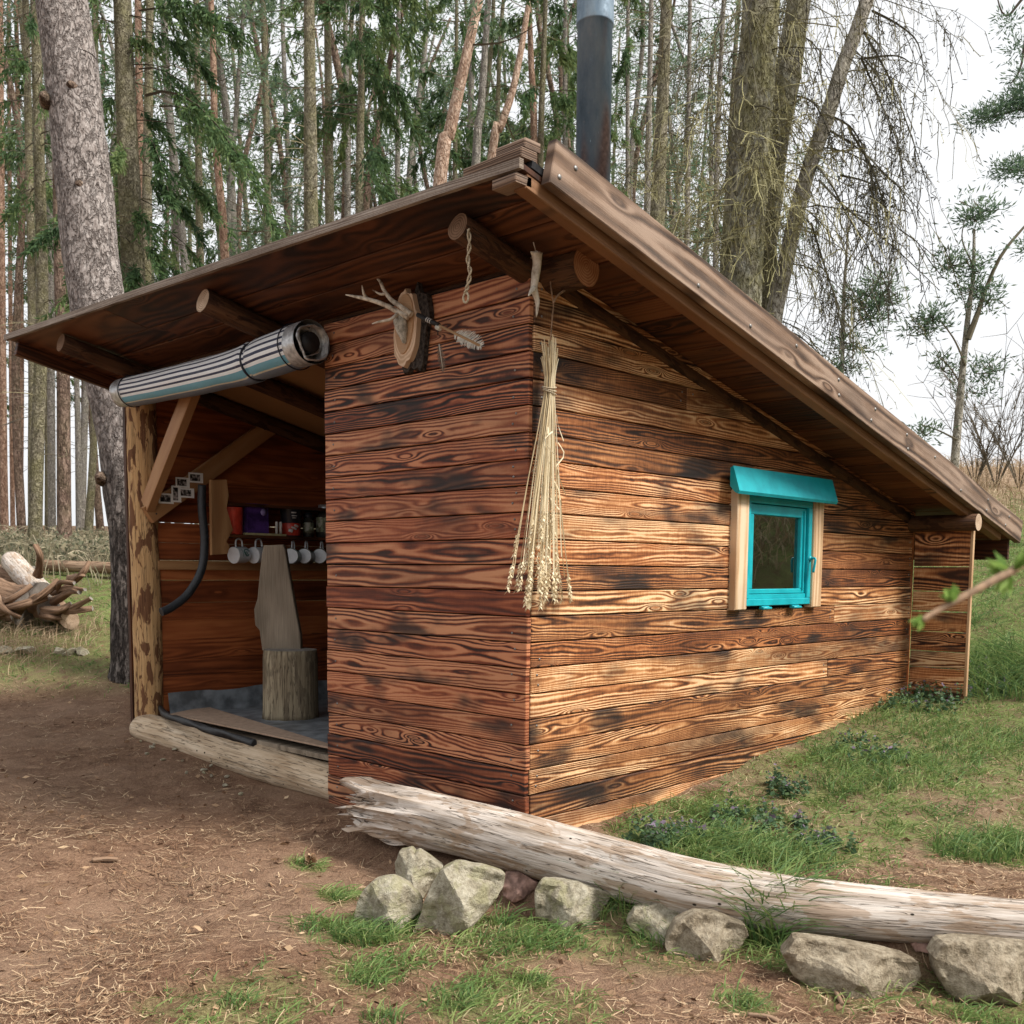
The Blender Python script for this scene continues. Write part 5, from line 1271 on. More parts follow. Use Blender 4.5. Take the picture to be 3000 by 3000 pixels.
def stone(outl, off, th, seed, mat, label, back=.1, tiltz=.35):
    """faceted stone with a given front silhouette, real thickness and a flat-ish back"""
    rg = np.random.default_rng(seed)
    px = [((off[0]+x/1.932)/KP, (off[1]+y/1.932)/KP) for x, y in outl]
    vb = max(p[1] for p in px); ub = np.mean([p[0] for p in px if p[1] > vb-12])
    b = G(ub, vb-3, 2, 9); s_ = (b[0]-CP[0])*fh[0]+(b[1]-CP[1])*fh[1]+back*.6
    W_ = np.array([UD(u, v, s_) for u, v in px]); c = W_.mean(0)
    R3_ = np.array([rh[0], rh[1], 0]); F3 = np.array([fh[0], fh[1], 0]); Z3 = np.array([0, 0, 1.])
    q = np.stack([(W_-c)@R3_, (W_-c)@Z3], 1)
    n = 72; closed = np.vstack([q, q[:1]]); L = np.concatenate([[0], np.cumsum(np.hypot(*np.diff(closed, axis=0).T))])
    tt = np.linspace(0, L[-1], n, endpoint=False); rim = np.stack([np.interp(tt, L, closed[:, 0]), np.interp(tt, L, closed[:, 1])], 1)
    sz = np.abs(q).max(0)
    pl = [(rg.uniform(-.5, .5), rg.uniform(.15, .9)*tiltz*2, rg.uniform(.55, .95)) for _ in range(4)]+[(rg.uniform(-.3, .3), rg.uniform(-.5, .1), rg.uniform(.7, 1.)) for _ in range(3)]+[(.9, .1, .75), (-.9, .1, .75)]
    V = []; rings = [(0., 1), (.25, 1), (.5, 1), (.7, 1), (.85, 1), (.95, .86), (1., .55), (1.03, .2), (1.02, -.2), (.95, -.6), (.7, -.9), (.3, -1.)]
    for k, (rr, dd) in enumerate(rings):
        for i_ in range(n):
            p = rim[i_]*rr; e = p/sz
            dep = min(cc-1.35*a*e[0]-1.35*b_*e[1] for a, b_, cc in pl) if dd > 0 else 1.
            dep = max(.05, min(dep, 1.05))*th*dd
            nz = (float(vn(p[0]*14+seed, p[1]*14, seed))-.5)*.030+(float(vn(p[0]*40+seed, p[1]*40, seed+1))-.5)*.014
            edge = (float(vn(i_*.35, seed*1.7, seed+2))-.5)*.05*rr
            V.append(c+R3_*(p[0]*(1+edge))+Z3*(p[1]*(1+edge))-F3*(dep+nz*(dd > 0)))
    F_ = []
    for k in range(len(rings)-1):
        for i_ in range(n):
            j_ = (i_+1) % n; F_.append((k*n+i_, k*n+j_, (k+1)*n+j_, (k+1)*n+i_))
    F_.append(tuple((len(rings)-1)*n+i_ for i_ in range(n)))
    me = bpy.data.meshes.new('stone'); o0 = Vector([float(x) for x in c])
    me.from_pydata([tuple(map(float, v-c)) for v in V], [], F_); me.materials.append(mat); me.validate()
    import bmesh
    bm = bmesh.new(); bm.from_mesh(me); bmesh.ops.remove_doubles(bm, verts=bm.verts, dist=.0004); bmesh.ops.recalc_face_normals(bm, faces=bm.faces); bm.to_mesh(me); bm.free()
    me.polygons.foreach_set('use_smooth', np.ones(len(me.polygons), bool)); me.set_sharp_from_angle(angle=math.radians(15))
    o = bpy.data.objects.new('stone', me); COL.objects.link(o); o.location = o0
    return setp(o, label, 'stone', 'stones under the fallen log')
OA, OB = (1000, 2000), (2000, 2000)
stone([(85, 1290), (110, 1200), (190, 1120), (290, 1105), (385, 1150), (460, 1240), (445, 1290), (400, 1330), (350, 1380), (250, 1400), (70, 1390)], OA, .13, 11, R1, 'low mossy stone leftmost, at the foot of the upright angular stone', .10, .5)
stone([(305, 1020), (330, 960), (395, 945), (415, 965), (440, 955), (570, 1045), (520, 1120), (470, 1210), (390, 1195), (330, 1130), (310, 1090)], OA, .13, 12, R1, 'upright angular pale stone under the splintered log end', .06, .25)
stone([(420, 1410), (490, 1200), (570, 1060), (640, 1025), (790, 1050), (925, 1085), (915, 1160), (850, 1240), (810, 1310), (700, 1390), (560, 1430)], OA, .15, 13, R1, 'largest sloping yellow grey slab beneath the fallen log', .14, .6)
stone([(918, 1120), (930, 1080), (1010, 1075), (1110, 1130), (1095, 1170), (1030, 1215), (970, 1235), (918, 1200)], OA, .08, 14, R2, 'small reddish stone wedged between two larger ones', .0, .4)
stone([(1100, 1180), (1140, 1120), (1230, 1125), (1350, 1145), (1480, 1175), (1530, 1200), (1480, 1280), (1430, 1380), (1300, 1400), (1200, 1365), (1105, 1320)], OA, .12, 15, R1, 'flat topped lichen stone right of the small reddish one', .1, .4)
stone([(1620, 1340), (1660, 1290), (1800, 1260), (1932, 1250), (2010, 1290), (1970, 1360), (1910, 1450), (1860, 1500), (1790, 1460), (1640, 1400)], OA, .12, 16, R1, 'flat tan stone half hidden by grass right of the lichen stone', .1, .5)
stone([(-90, 1480), (-40, 1370), (80, 1310), (200, 1320), (340, 1370), (365, 1430), (300, 1520), (230, 1600), (120, 1610), (0, 1560), (-80, 1520)], OB, .15, 17, R3, 'dark edged slab left of the tall grass tuft', .12, .7)
stone([(580, 1540), (640, 1450), (800, 1470), (1000, 1500), (1200, 1540), (1320, 1570), (1335, 1650), (1260, 1760), (1000, 1790), (800, 1750), (640, 1670)], OB, .15, 18, R3, 'long half buried grey stone right of the tall grass tuft', .12, .6)
stone([(1295, 1480), (1330, 1445), (1420, 1440), (1475, 1455), (1465, 1505), (1400, 1525), (1320, 1518)], OB, .06, 19, R2, 'small round stone tucked against the log above the square block', .0, .3)
stone([(1435, 1560), (1480, 1480), (1600, 1470), (1932, 1480), (2100, 1520), (2080, 1800), (1900, 1790), (1700, 1810), (1620, 1830), (1530, 1780), (1470, 1690)], OB, .17, 20, R3, 'square edged block of stone at the lower right', .14, .5)
# pebbles near the post
for i in range(16):
    c_ = G(360+random.uniform(-25, 130), 1398+random.uniform(-20, 60)); 
    c_ = G(255+i*13+random.uniform(-14, 14), 1390+i*5.2+random.uniform(-2, 34))
    rock('pebble', (c_[0], c_[1], gz(c_[0], c_[1])+.01), (.02+.045*random.random()**2, .02+.03*random.random()**2, .022), random.random()*6, 100+i, R1, 'small grey pebble on the earth along the sill log', 'pebble', 'pebbles along the sill log', 6)
# cone and sticks
pc = G(911/KP, 2548/KP); cone = thing('pine_cone', 'open pine cone beside a small grass tuft on bare earth', 'pine cone', pc)
nb = NP(); m = 90; h_ = np.linspace(0, 1, m); a_ = np.arange(m)*2.4; r_ = .020*np.sin(PI*(.12+.85*h_))
cx = np.stack([np.cos(a_)*r_*.5, np.sin(a_)*r_*.5, h_*.055], 1)+pc+np.array([0, 0, .012]); nb.leaves(cx, np.stack([np.cos(a_), np.sin(a_), .5+0*a_], 1), .024, .018, .4+.5*RNG.random(m)); nb.build('scales', MT['litter'], cone)
for (u0, v0, u1, v1, r_, lab) in [(1410, 1810+118, 1470, 1950, .010, 'brown stick on the ground below the dark edged slab'), (175, 1640, 222, 1636, .012, 'short brown bark stick on bare earth at the left'), (1530, 1840, 1590, 1905, .008, 'thin pale stick below the long half buried stone'), (240, 1570+30, 330, 1555, .005, 'long thin twig on bare earth left of centre')]:
    p0 = G(u0, min(v0, 1931)); p1 = G(u1, min(v1, 1931)); p0[2] = gz(p0[0], p0[1])+r_; p1[2] = gz(p1[0], p1[1])+r_
    mb = MB(); mb.tube(bez([p0, (p0+p1)/2+np.array([.01, -.01, .005]), p1], 12), r_, 7, 0, None, .2, 20., 1); setp(mb.build('stick', MT['oldlog']), lab, 'stick')
#TREES#
# ================================================================== TREES
def unit(v): v = np.asarray(v, float); return v/(np.linalg.norm(v)+1e-9)
def path_at(pts, z):
    i = np.argsort(pts[:, 2]); return np.array([np.interp(z, pts[i, 2], pts[i, k]) for k in range(3)])
def trunk_path(px, d, extra):
    P = np.array([UD(u, v, d) for u, v in px])                   # top ... bottom
    up = unit(P[0]-P[1]); top = P[0]+up*extra
    dn = unit(P[-1]-P[-2]) if len(P) > 1 else np.array([0, 0, -1.])
    dn = unit(dn*.5+np.array([0, 0, -.6]))
    b = P[-1].copy(); gzb = gz(b[0], b[1])
    if b[2] > gzb:
        b = b+dn*((b[2]-gzb)/max(.3, -dn[2]))
    b[2] = gz(b[0], b[1])-.12
    L = [b]+[p for p in P[::-1] if p[2] > b[2]+.3]+[top]
    return np.array(L)
def make_trunk(t_, pts, r, mat, seg=14, amp=.05, flare=1.35, n=34, tip=.55, seed=1, lump=.0, name='trunk'):
    c_ = bez(pts, n); L = np.linspace(0, 1, n)
    rad = r*np.interp(L, [0, .05, .14, 1], [flare, 1.12, 1.05, tip])
    mb = MB(); mb.tube(c_, rad, seg, 0, None, amp, 1.6, seed, None, True, None, None, None, lump)
    return mb.build(name, mat, t_)
def dead_twigs(nb, pts, z0, z1, n, L, r0, sub=3, droop=.15, mossy=.3):
    for _ in range(n):
        z = random.uniform(z0, z1); p = path_at(pts, z); a = random.random()*2*PI; l = L*random.uniform(.3, 1.)
        dv = np.array([math.cos(a), math.sin(a), random.uniform(-.25, .35)]); sd = np.array([-math.sin(a), math.cos(a), 0])
        k = random.gauss(0, .15)
        tt = np.linspace(0, 1, 6)
        q = p+dv*tt[:, None]*l+np.array([0, 0, -1.])*(droop*l*tt**2)[:, None]+sd*(k*l*tt**2)[:, None]
        var = random.random()*.6+(.4 if random.random() < mossy else 0)
        nb.tubes(q[None], (r0*(1-.8*tt))[None], var)
        m = random.randint(0, sub)
        if m:
            ids = RNG.integers(2, 6, m); st = q[ids]
            ds = dv[None]*.6+sd[None]*RNG.choice([-1, 1], m)[:, None]*RNG.uniform(.3, .9, m)[:, None]+np.array([0, 0, -.25])+RNG.normal(size=(m, 3))*.15
            ll = l*RNG.uniform(.15, .45, m)
            Q = st[:, None, :]+ds[:, None, :]*(ll[:, None]*np.array([0, .5, 1.])[None])[:, :, None]
            nb.tubes(Q, np.full((m, 3), r0*.35), var)
def spruce_branch(nb, nw, p, dv, l, droop, leaf, dens=1., varb=.4, hang=.5, rise=.15):
    sd = unit(np.cross(dv, [0, 0, 1.])); tt = np.linspace(0, 1, 8)
    q = p+dv*(tt*l)[:, None]+np.array([0, 0, 1.])*((rise*tt-droop*tt**2)*l)[:, None]
    nw.tubes(q[None], (.014*l/1.5*(1-.85*tt))[None], .2)
    m = max(4, int(16*dens*l)); ts = RNG.uniform(.18, 1., m)
    st = np.stack([np.interp(ts, tt, q[:, k]) for k in range(3)], 1)
    sg = RNG.choice([-1, 1], m)
    ds = dv[None]*RNG.uniform(.2, .7, m)[:, None]+sd[None]*(sg*RNG.uniform(.15, .8, m))[:, None]*(1-hang*.5)+np.array([0, 0, -1.])[None]*RNG.uniform(.3, 1.2, m)[:, None]*hang
    ds /= np.linalg.norm(ds, axis=1)[:, None]
    ll = l*RNG.uniform(.15, .42, m)*(1.15-.6*ts)
    kn = 9
    for f_ in np.linspace(.05, 1, kn):
        c = st+ds*(ll*f_)[:, None]+np.array([0, 0, -1.])*(ll*.25*f_**2)[:, None]
        for s2 in (1, -1):
            dd = ds*.75+np.array([0, 0, -.25])+s2*np.cross(ds, RNG.normal(size=(m, 3)))*.45
            nb.leaves(c, dd, leaf*RNG.uniform(.7, 1.3, m), leaf*.26, np.clip(varb+RNG.normal(size=m)*.14+.25*(f_-.4), 0, 1))
    c = q[2:]; 
    for _ in range(3): nb.leaves(c, dv[None]+RNG.normal(size=(len(c), 3))*.5, leaf, leaf*.25, np.clip(varb+RNG.normal(size=len(c))*.12, 0, 1))
def spruce_crown(nb, nw, pts, z0, z1, n, L, leaf, dens=1., droop=.55, hang=1.2, az=None):
    for i in range(n):
        z = random.uniform(z0, z1); a = random.random()*2*PI if az is None else random.gauss(az[0], az[1])
        l = L*random.uniform(.45, 1.05)*(1.1-.35*(z-z0)/max(z1-z0, 1e-3))
        spruce_branch(nb, nw, path_at(pts, z), np.array([math.cos(a), math.sin(a), 0.]), l, droop*random.uniform(.6, 1.3), leaf, dens*(.72 if leaf > .1 else 1.25), random.uniform(.2, .8), hang)
def pine_tuft(nb, c, rad, n, leaf, varb, flat=.55):
    p = RNG.normal(size=(n, 3))*np.array([rad, rad, rad*flat])*.55
    d = p+np.array([0, 0, .35*rad])+RNG.normal(size=(n, 3))*rad*.5
    nb.leaves(c+p, d, leaf*RNG.uniform(.6, 1.3, n), leaf*.20, np.clip(varb+RNG.normal(size=n)*.15+.25*p[:, 2]/rad, 0, 1))
def pine_crown(nb, nw, pts, z0, z1, n, L, leaf, tn=34, rad=.42):
    for i in range(n):
        z = random.uniform(z0, z1); a = random.random()*2*PI; l = L*random.uniform(.3, 1.); p = path_at(pts, z)
        e = p+np.array([math.cos(a)*l, math.sin(a)*l, random.uniform(-.15, .5)*l]); mid = (p+e)/2+np.array([0, 0, -.1*l])
        nw.tubes(bez([p, mid, e], 6)[None], (.03*l/2*(1-.8*np.linspace(0, 1, 6)))[None], .4)
        for _ in range(random.randint(2, 4)):
            c = e+RNG.normal(size=3)*np.array([.35, .35, .18])*l*.5
            pine_tuft(nb, c, rad*random.uniform(.6, 1.2), tn, leaf, random.uniform(.25, .7))
def weep(nb, p, dv, l, droop, nsub, sublen, rr=.006, varb=.3, nodes=True, wv=1.):
    tt = np.linspace(0, 1, 9); sd = unit(np.cross(dv, [0, 0, 1.]))
    k1, k2 = random.gauss(0, .15), random.gauss(0, .08)
    q = p+dv*(tt*l)[:, None]+np.array([0, 0, 1.])*((-droop*tt**2)*l)[:, None]+sd*((k1*tt**2+k2*np.sin(tt*9))*l)[:, None]
    nb.tubes(q[None], (rr*(1-.8*tt))[None], varb)
    if nsub:
        ts = RNG.uniform(.1, 1., nsub); st = np.stack([np.interp(ts, tt, q[:, k]) for k in range(3)], 1)
        ds = dv[None]*RNG.uniform(-.1, .6, nsub)[:, None]+sd[None]*RNG.normal(size=nsub)[:, None]*.5+np.array([0, 0, -1.])*RNG.uniform(.1, 1.1, nsub)[:, None]
        ll = sublen*RNG.uniform(.3, 1.1, nsub); u_ = np.linspace(0, 1, 6)
        Q = st[:, None]+ds[:, None]*(ll[:, None]*u_[None])[:, :, None]+np.array([0, 0, -1.])*(ll[:, None]*.45*u_[None]**2)[:, :, None]+RNG.normal(size=(nsub, 6, 3))*(.03*ll[:, None]*u_[None])[:, :, None]
        vv = np.clip(varb+RNG.normal(size=nsub)*.15, 0, 1)
        nb.ribbons(Q, np.full((nsub, 6), rr*.85*wv), vv)
        # short spurs along the twigs
        k = RNG.integers(1, 6, nsub*3); ii = np.repeat(np.arange(nsub), 3); c = Q[ii, k]; dd = RNG.normal(size=(len(c), 3)); dd[:, 2] -= .4
        nb.leaves(c, dd, sublen*.14*RNG.uniform(.4, 1.5, len(c)), .010*wv, vv[ii])
        if nodes:
            k = RNG.integers(1, 6, nsub*3); c = Q[ii, k]; nb.leaves(c, RNG.normal(size=(len(c), 3)), .022, .015, np.clip(vv[ii]-.1, 0, 1))

GB = 'trees standing around the hut'
def wr(w, d): return w*KP/3000*d/2
def tree(name, label, px, d, w, barkm, kind=None, extra=3., zf=None, n=20, L=1.2, leaf=.1, dead=14, deadL=1., deadz=None, dens=1., seg=12, amp=.05, group=None, mossy=.3, droop=.55, hang=1.2, lump=0., flare=1.3, tip=.55, r0=.010):
    pts = trunk_path(px, d, extra); t_ = thing(name, label, 'tree', pts[0], group)
    make_trunk(t_, pts, wr(w, d), MT[barkm], seg, amp, flare, 30, tip, random.randint(1, 99), lump)
    nb, nw = NP(), NP(); zt = pts[-1][2]; zb = pts[0][2]
    if dead: dead_twigs(nw, pts, *(deadz or (zb+1.8, zt)), int(dead*1.7), deadL, r0, 5, .25, mossy)
    zf = zf or (zb+.55*(zt-zb), zt)
    if kind == 'spruce': spruce_crown(nb, nw, pts, zf[0], zf[1], n, L, leaf, dens, droop, hang)
    elif kind == 'pine': pine_crown(nb, nw, pts, zf[0], zf[1], n, L, leaf)
    if nw.n: nw.build('branches', MT['deadtwig'], t_)
    if nb.n: nb.build('crown', MT['spruce' if kind == 'spruce' else 'pineneedle'], t_)
    return t_, pts

# the big pine beside the post
pts = np.array([UD(u, v, 9.8) for u, v in [(256, 1324), (260, 1250), (257, 1080), (248, 960), (232, 840), (213, 727), (182, 560), (154, 320), (135, 133), (115, -20)]])
pts[0][2] = gz(pts[0][0], pts[0][1])-.1
pts = np.vstack([pts, pts[-1]+unit(pts[-1]-pts[-2])*5])
big = thing('big_pine', 'thick leaning grey pine standing right beside the peeled corner post', 'tree', pts[0])
c_ = bez(pts, 110); mb = MB()
rb = np.interp(c_[:, 2], [-.1, .15, .5, 1.5, 3.0, 4., 9.], [.34, .27, .24, .225, .235, .25, .20])
mb.tube(c_, rb, 40, 0, None, .045, 2.2, 12, None, True, None, None, None, .035); mb.build('trunk', MT['b_pine'], big)
for (u, v) in ((204, 907), (168, 368), (152, 185), (101, 205)):
    p = UD(u, v, 9.8)-np.array([fh[0], fh[1], 0])*.20; mb = MB(); mb.tube([p+np.array([fh[0], fh[1], 0])*.10, p+np.array([0, 0, .02]), p-np.array([fh[0], fh[1], -.3])*.06], [.075, .05, .012], 12, 0, None, .25, 12., int(u)); mb.build('branch_stub', MT['b_brown'], big)
nw, nb = NP(), NP(); dead_twigs(nw, pts, 2.5, 8, 10, .5, .010, 2); pine_crown(nb, nw, pts, pts[-1][2]-1.5, pts[-1][2]+.2, 12, 2.2, .16); nw.build('branches', MT['deadtwig'], big); nb.build('crown', MT['pineneedle'], big)

# left stand
tree('pine_tree', 'reddish pine trunk at the far left edge of the picture', [(0, -10), (4, 600), (8, 960)], 26, 15, 'b_orange', 'pine', 4, None, 10, 2., .18, 10, 1.2)
tree('spruce_tree', 'slim mossy trunk, left one of the pair left of the big pine', [(48, -10), (55, 300), (61, 640), (62, 960)], 24, 17, 'b_moss', 'spruce', 3, (8.5, 15), 22, 1.8, .13, 26, 1.3)
tree('spruce_tree', 'mossy trunk rising behind the wood heap, right one of the left pair', [(66, -10), (74, 300), (80, 560), (72, 800), (66, 1000), (62, 1070)], 16.5, 25, 'b_moss', 'spruce', 3, (6.8, 11), 16, 1.3, .11, 30, 1.0)
tree('pine_tree', 'dark trunk between the mossy pair and the brown rough trunk', [(90, -10), (95, 500), (98, 985)], 27, 15, 'b_grey', 'pine', 4, None, 9, 2., .18, 16, 1.)
tree('pine_tree', 'brown rough trunk standing left of the big pine base', [(104, -10), (113, 500), (119, 700), (121, 985)], 19, 26, 'b_brown', 'pine', 4, None, 8, 2., .16, 16, 1.)
tree('pine_tree', 'thin red trunk between the left edge and the mossy pair', [(16, -10), (20, 600), (24, 970)], 40, 9, 'b_orange', 'pine', 4, None, 9, 2.5, .2, 6, 1.)
tree('pine_tree', 'thin orange trunk just behind the left mossy trunk', [(30, -10), (40, 600), (38, 970)], 38, 11, 'b_orange', 'pine', 4, None, 9, 2.5, .2, 6, 1.)
tree('spruce_tree', 'narrow grey trunk close to the left side of the big pine', [(140, 640), (146, 760), (149, 980)], 30, 12, 'b_grey', None, 6, None, 0, 1, .1, 22, 1.1)
tree('spruce_tree', 'mossy trunk showing between the big pine and the brown rough trunk', [(178, 700), (176, 850), (168, 990)], 24, 16, 'b_moss', None, 6, None, 0, 1, .1, 14, 1.)
# behind the roof, left of the chimney
t10, p10 = tree('spruce_tree', 'dark spruce hung with drooping green branches behind the left roof end', [(230, -10), (240, 250), (252, 545)], 13.5, 44, 'b_moss', 'spruce', 3, (4.6, 10.2), 34, 1.1, .095, 26, 1.2, (3.5, 9), 1.15, 16, .05, None, .4, .75, 1.)
nb, nw = NP(), NP()
for (u0, v0, u1, v1, n_) in [(262, 60, 400, 150, 1), (262, 20, 470, 60, 1), (262, 130, 440, 300, 1), (275, 180, 520, 440, 1), (300, 200, 490, 350, 1), (262, 330, 390, 470, 1), (262, 260, 330, 420, 1), (250, 400, 300, 520, 1), (262, 0, 420, 40, 1), (300, 320, 430, 440, 1)]:
    a = UD(u0, v0, 13.5); b = UD(u1, v1, 13.2+random.uniform(-.8, .6)); dv = b-a; l = np.linalg.norm(dv[:2]); 
    spruce_branch(nb, nw, a, np.array([dv[0], dv[1], 0])/l, l, -(dv[2])/l+.12, .10, 2.0, random.uniform(.1, .55), .9, .12)
nb.build('crown', MT['spruce'], t10); nw.build('branches', MT['deadtwig'], t10)
tree('pine_tree', 'orange barked pine just right of the dark drooping spruce', [(260, -10), (263, 200), (267, 480)], 26, 16, 'b_orange', None, 5, None, 0, 1, .1, 10, 1.2)
tree('spruce_tree', 'olive trunk behind the drooping spruce branches, right of the orange pine', [(283, -10), (280, 200), (276, 540)], 19, 19, 'b_moss', None, 4, None, 0, 1, .1, 30, 1.)
tree('pine_tree', 'olive straight trunk left of the wavy orange pine', [(370, -10), (374, 250), (378, 500)], 27, 14, 'b_moss', 'pine', 4, None, 9, 2., .18, 26, 1.2)
tree('pine_tree', 'wavy orange barked pine above the left half of the roof', [(398, -10), (403, 130), (405, 250), (416, 370), (424, 480)], 25, 15, 'b_orange', 'pine', 4, None, 8, 2., .18, 8, 1.)
tree('spruce_tree', 'thin leaning grey trunk between the wavy orange pine and the stubby one', [(462, -10), (445, 220), (430, 450)], 32, 10, 'b_grey', 'pine', 3, None, 8, 2., .2, 20, 1.2)
tree('spruce_tree', 'straight mossy trunk covered in dead stubs above the roof middle', [(583, -10), (585, 200), (587, 430)], 18, 27, 'b_moss', None, 4, None, 0, 1, .1, 60, 1.1, None, 1., 16, .05, None, .6)
tree('spruce_tree', 'mossy trunk close on the right of the stub covered one', [(617, -10), (620, 200), (622, 420)], 25, 17, 'b_moss', 'spruce', 4, (11, 16), 14, 1.6, .14, 34, 1.2)
tree('spruce_tree', 'slim grey trunk left of the dense green spruce', [(651, -10), (654, 200), (656, 390)], 29, 12, 'b_grey', None, 4, None, 0, 1, .1, 30, 1.3)
tree('spruce_tree', 'dense green drooping spruce above the middle of the roof', [(684, -10), (681, 200), (678, 400)], 22, 15, 'b_moss', 'spruce', 4, (8.6, 15.5), 30, 1.9, .14, 16, 1.2, None, 1.1)
tree('pine_tree', 'reddish leaning trunk crossing the dense green spruce', [(766, -10), (735, 120), (712, 250), (690, 390)], 25, 14, 'b_brown', 'pine', 3, None, 8, 2., .18, 10, 1.)
tree('spruce_tree', 'second green spruce between the dense one and the flaky leaning pine', [(752, -10), (751, 200), (750, 380)], 24, 10, 'b_grey', 'spruce', 4, (9.5, 16.5), 20, 1.7, .15, 10, 1.2)
tree('pine_tree', 'pale flaky pink pine leaning right above the roof', [(906, -10), (886, 80), (868, 160), (848, 250), (830, 345)], 19, 24, 'b_pink', 'pine', 5, None, 8, 2., .16, 8, .9, None, 1., 16, .07)
tree('spruce_tree', 'grey trunk just right of the pale flaky leaning pine', [(922, -10), (908, 200), (897, 325)], 22, 16, 'b_grey', 'spruce', 4, (13, 16), 8, 1.4, .14, 24, 1.2)
tree('spruce_tree', 'green spruce behind the gap right of the flaky leaning pine', [(862, -10), (860, 200), (858, 360)], 29, 9, 'b_moss', 'spruce', 3, (11, 17), 20, 1.7, .17, 10, 1.2)
tree('pine_tree', 'pink trunk leaning right, midway between flaky pine and chimney', [(1000, -10), (982, 100), (966, 175), (945, 240), (925, 315)], 24, 15, 'b_pink', 'pine', 3, None, 7, 2., .18, 12, 1.3)
tree('pine_tree', 'upright reddish trunk forking from behind the leaning pink one', [(998, -10), (1002, 120), (1008, 270)], 25, 13, 'b_orange', None, 4, None, 0, 1, .1, 18, 1.3)
tree('spruce_tree', 'dark mossy spruce between the pink trunk and the chimney', [(1030, -10), (1025, 120), (1020, 280)], 25, 12, 'b_moss', 'spruce', 4, (11.5, 16), 18, 1.5, .15, 10, 1.2)
tree('spruce_tree', 'green spruce directly left of the chimney pipe', [(1067, -10), (1066, 120), (1066, 270)], 28, 10, 'b_grey', 'spruce', 4, (12.5, 18), 18, 1.5, .16, 10, 1.2)
tree('spruce_tree', 'spruce showing on the right side of the chimney pipe', [(1185, -10), (1184, 200), (1184, 400)], 28, 9, 'b_grey', 'spruce', 4, (11, 18), 20, 1.4, .16, 16, 1.3)
# right of the chimney
tree('spruce_tree', 'slender grey trunk right of the chimney, left of the dark mossy trunk', [(1229, -10), (1225, 200), (1222, 340)], 24, 12, 'b_grey', None, 4, None, 0, 1, .1, 40, 1.5)
tree('spruce_tree', 'dark mossy trunk with twiggy branches between chimney and great larch', [(1258, -10), (1248, 230), (1240, 430)], 17, 28, 'b_moss', None, 4, None, 0, 1, .1, 60, 1.4, None, 1., 14, .05, None, .7)
tree('spruce_tree', 'thin trunk right of the dark mossy trunk', [(1302, -10), (1299, 250), (1296, 450)], 27, 10, 'b_grey', None, 4, None, 0, 1, .1, 40, 1.5)
tree('spruce_tree', 'thin grey trunk close to the left side of the great larch', [(1366, -10), (1354, 250), (1350, 500)], 22, 11, 'b_grey', None, 4, None, 0, 1, .1, 40, 1.4)

def larch(label, px, d, w, nb_n, sub, Lr, zr, azc=None, bm='b_bigmoss', dn=40):
    pts = trunk_path(px, d, 3.); t_ = thing('larch_tree', label, 'tree', pts[0])
    make_trunk(t_, pts, wr(w, d), MT[bm], 22, .07, 1.2, 50, .8, random.randint(1, 99), .03)
    nb = NP()
    for _ in range(nb_n):
        z = random.uniform(*zr); a = random.random()*2*PI if azc is None else random.gauss(*azc)
        p = path_at(pts, z); l = random.uniform(*Lr)
        weep(nb, p, np.array([math.cos(a), math.sin(a), random.uniform(-.2, .3)]), l, random.uniform(.3, .9), sub, .55, .010*random.uniform(.6, 1.2), random.choice([.2, .3, .45, .75]))
    dead_twigs(nb, pts, zr[0]-1, zr[1], dn, .5, .008, 4, .5, .8)
    nb.build('branches', MT['larchtwig'], t_)
    return t_, pts
AZR = math.atan2(rh[1], rh[0])
lA, pA = larch('great moss covered larch trunk behind the roof, right of the chimney', [(1437, -10), (1425, 150), (1413, 300), (1398, 560)], 12, 76, 46, 20, (.6, 2.2), (3.2, 8.8))
lB, pB = larch('second mossy larch trunk pressed against the great one on its right', [(1510, -10), (1480, 180), (1455, 330), (1430, 600)], 12.8, 50, 30, 20, (.6, 2.4), (3.2, 9))
lC, pC = larch('scaly grey larch trunk leaning right, near the roof edge', [(1640, -10), (1612, 70), (1588, 130), (1570, 190), (1555, 233), (1521, 333), (1492, 450), (1473, 540), (1452, 660)], 12.4, 29, 26, 20, (.7, 2.0), (2.8, 8.2), (AZR, 1.0), 'b_scaly')
nb = NP()
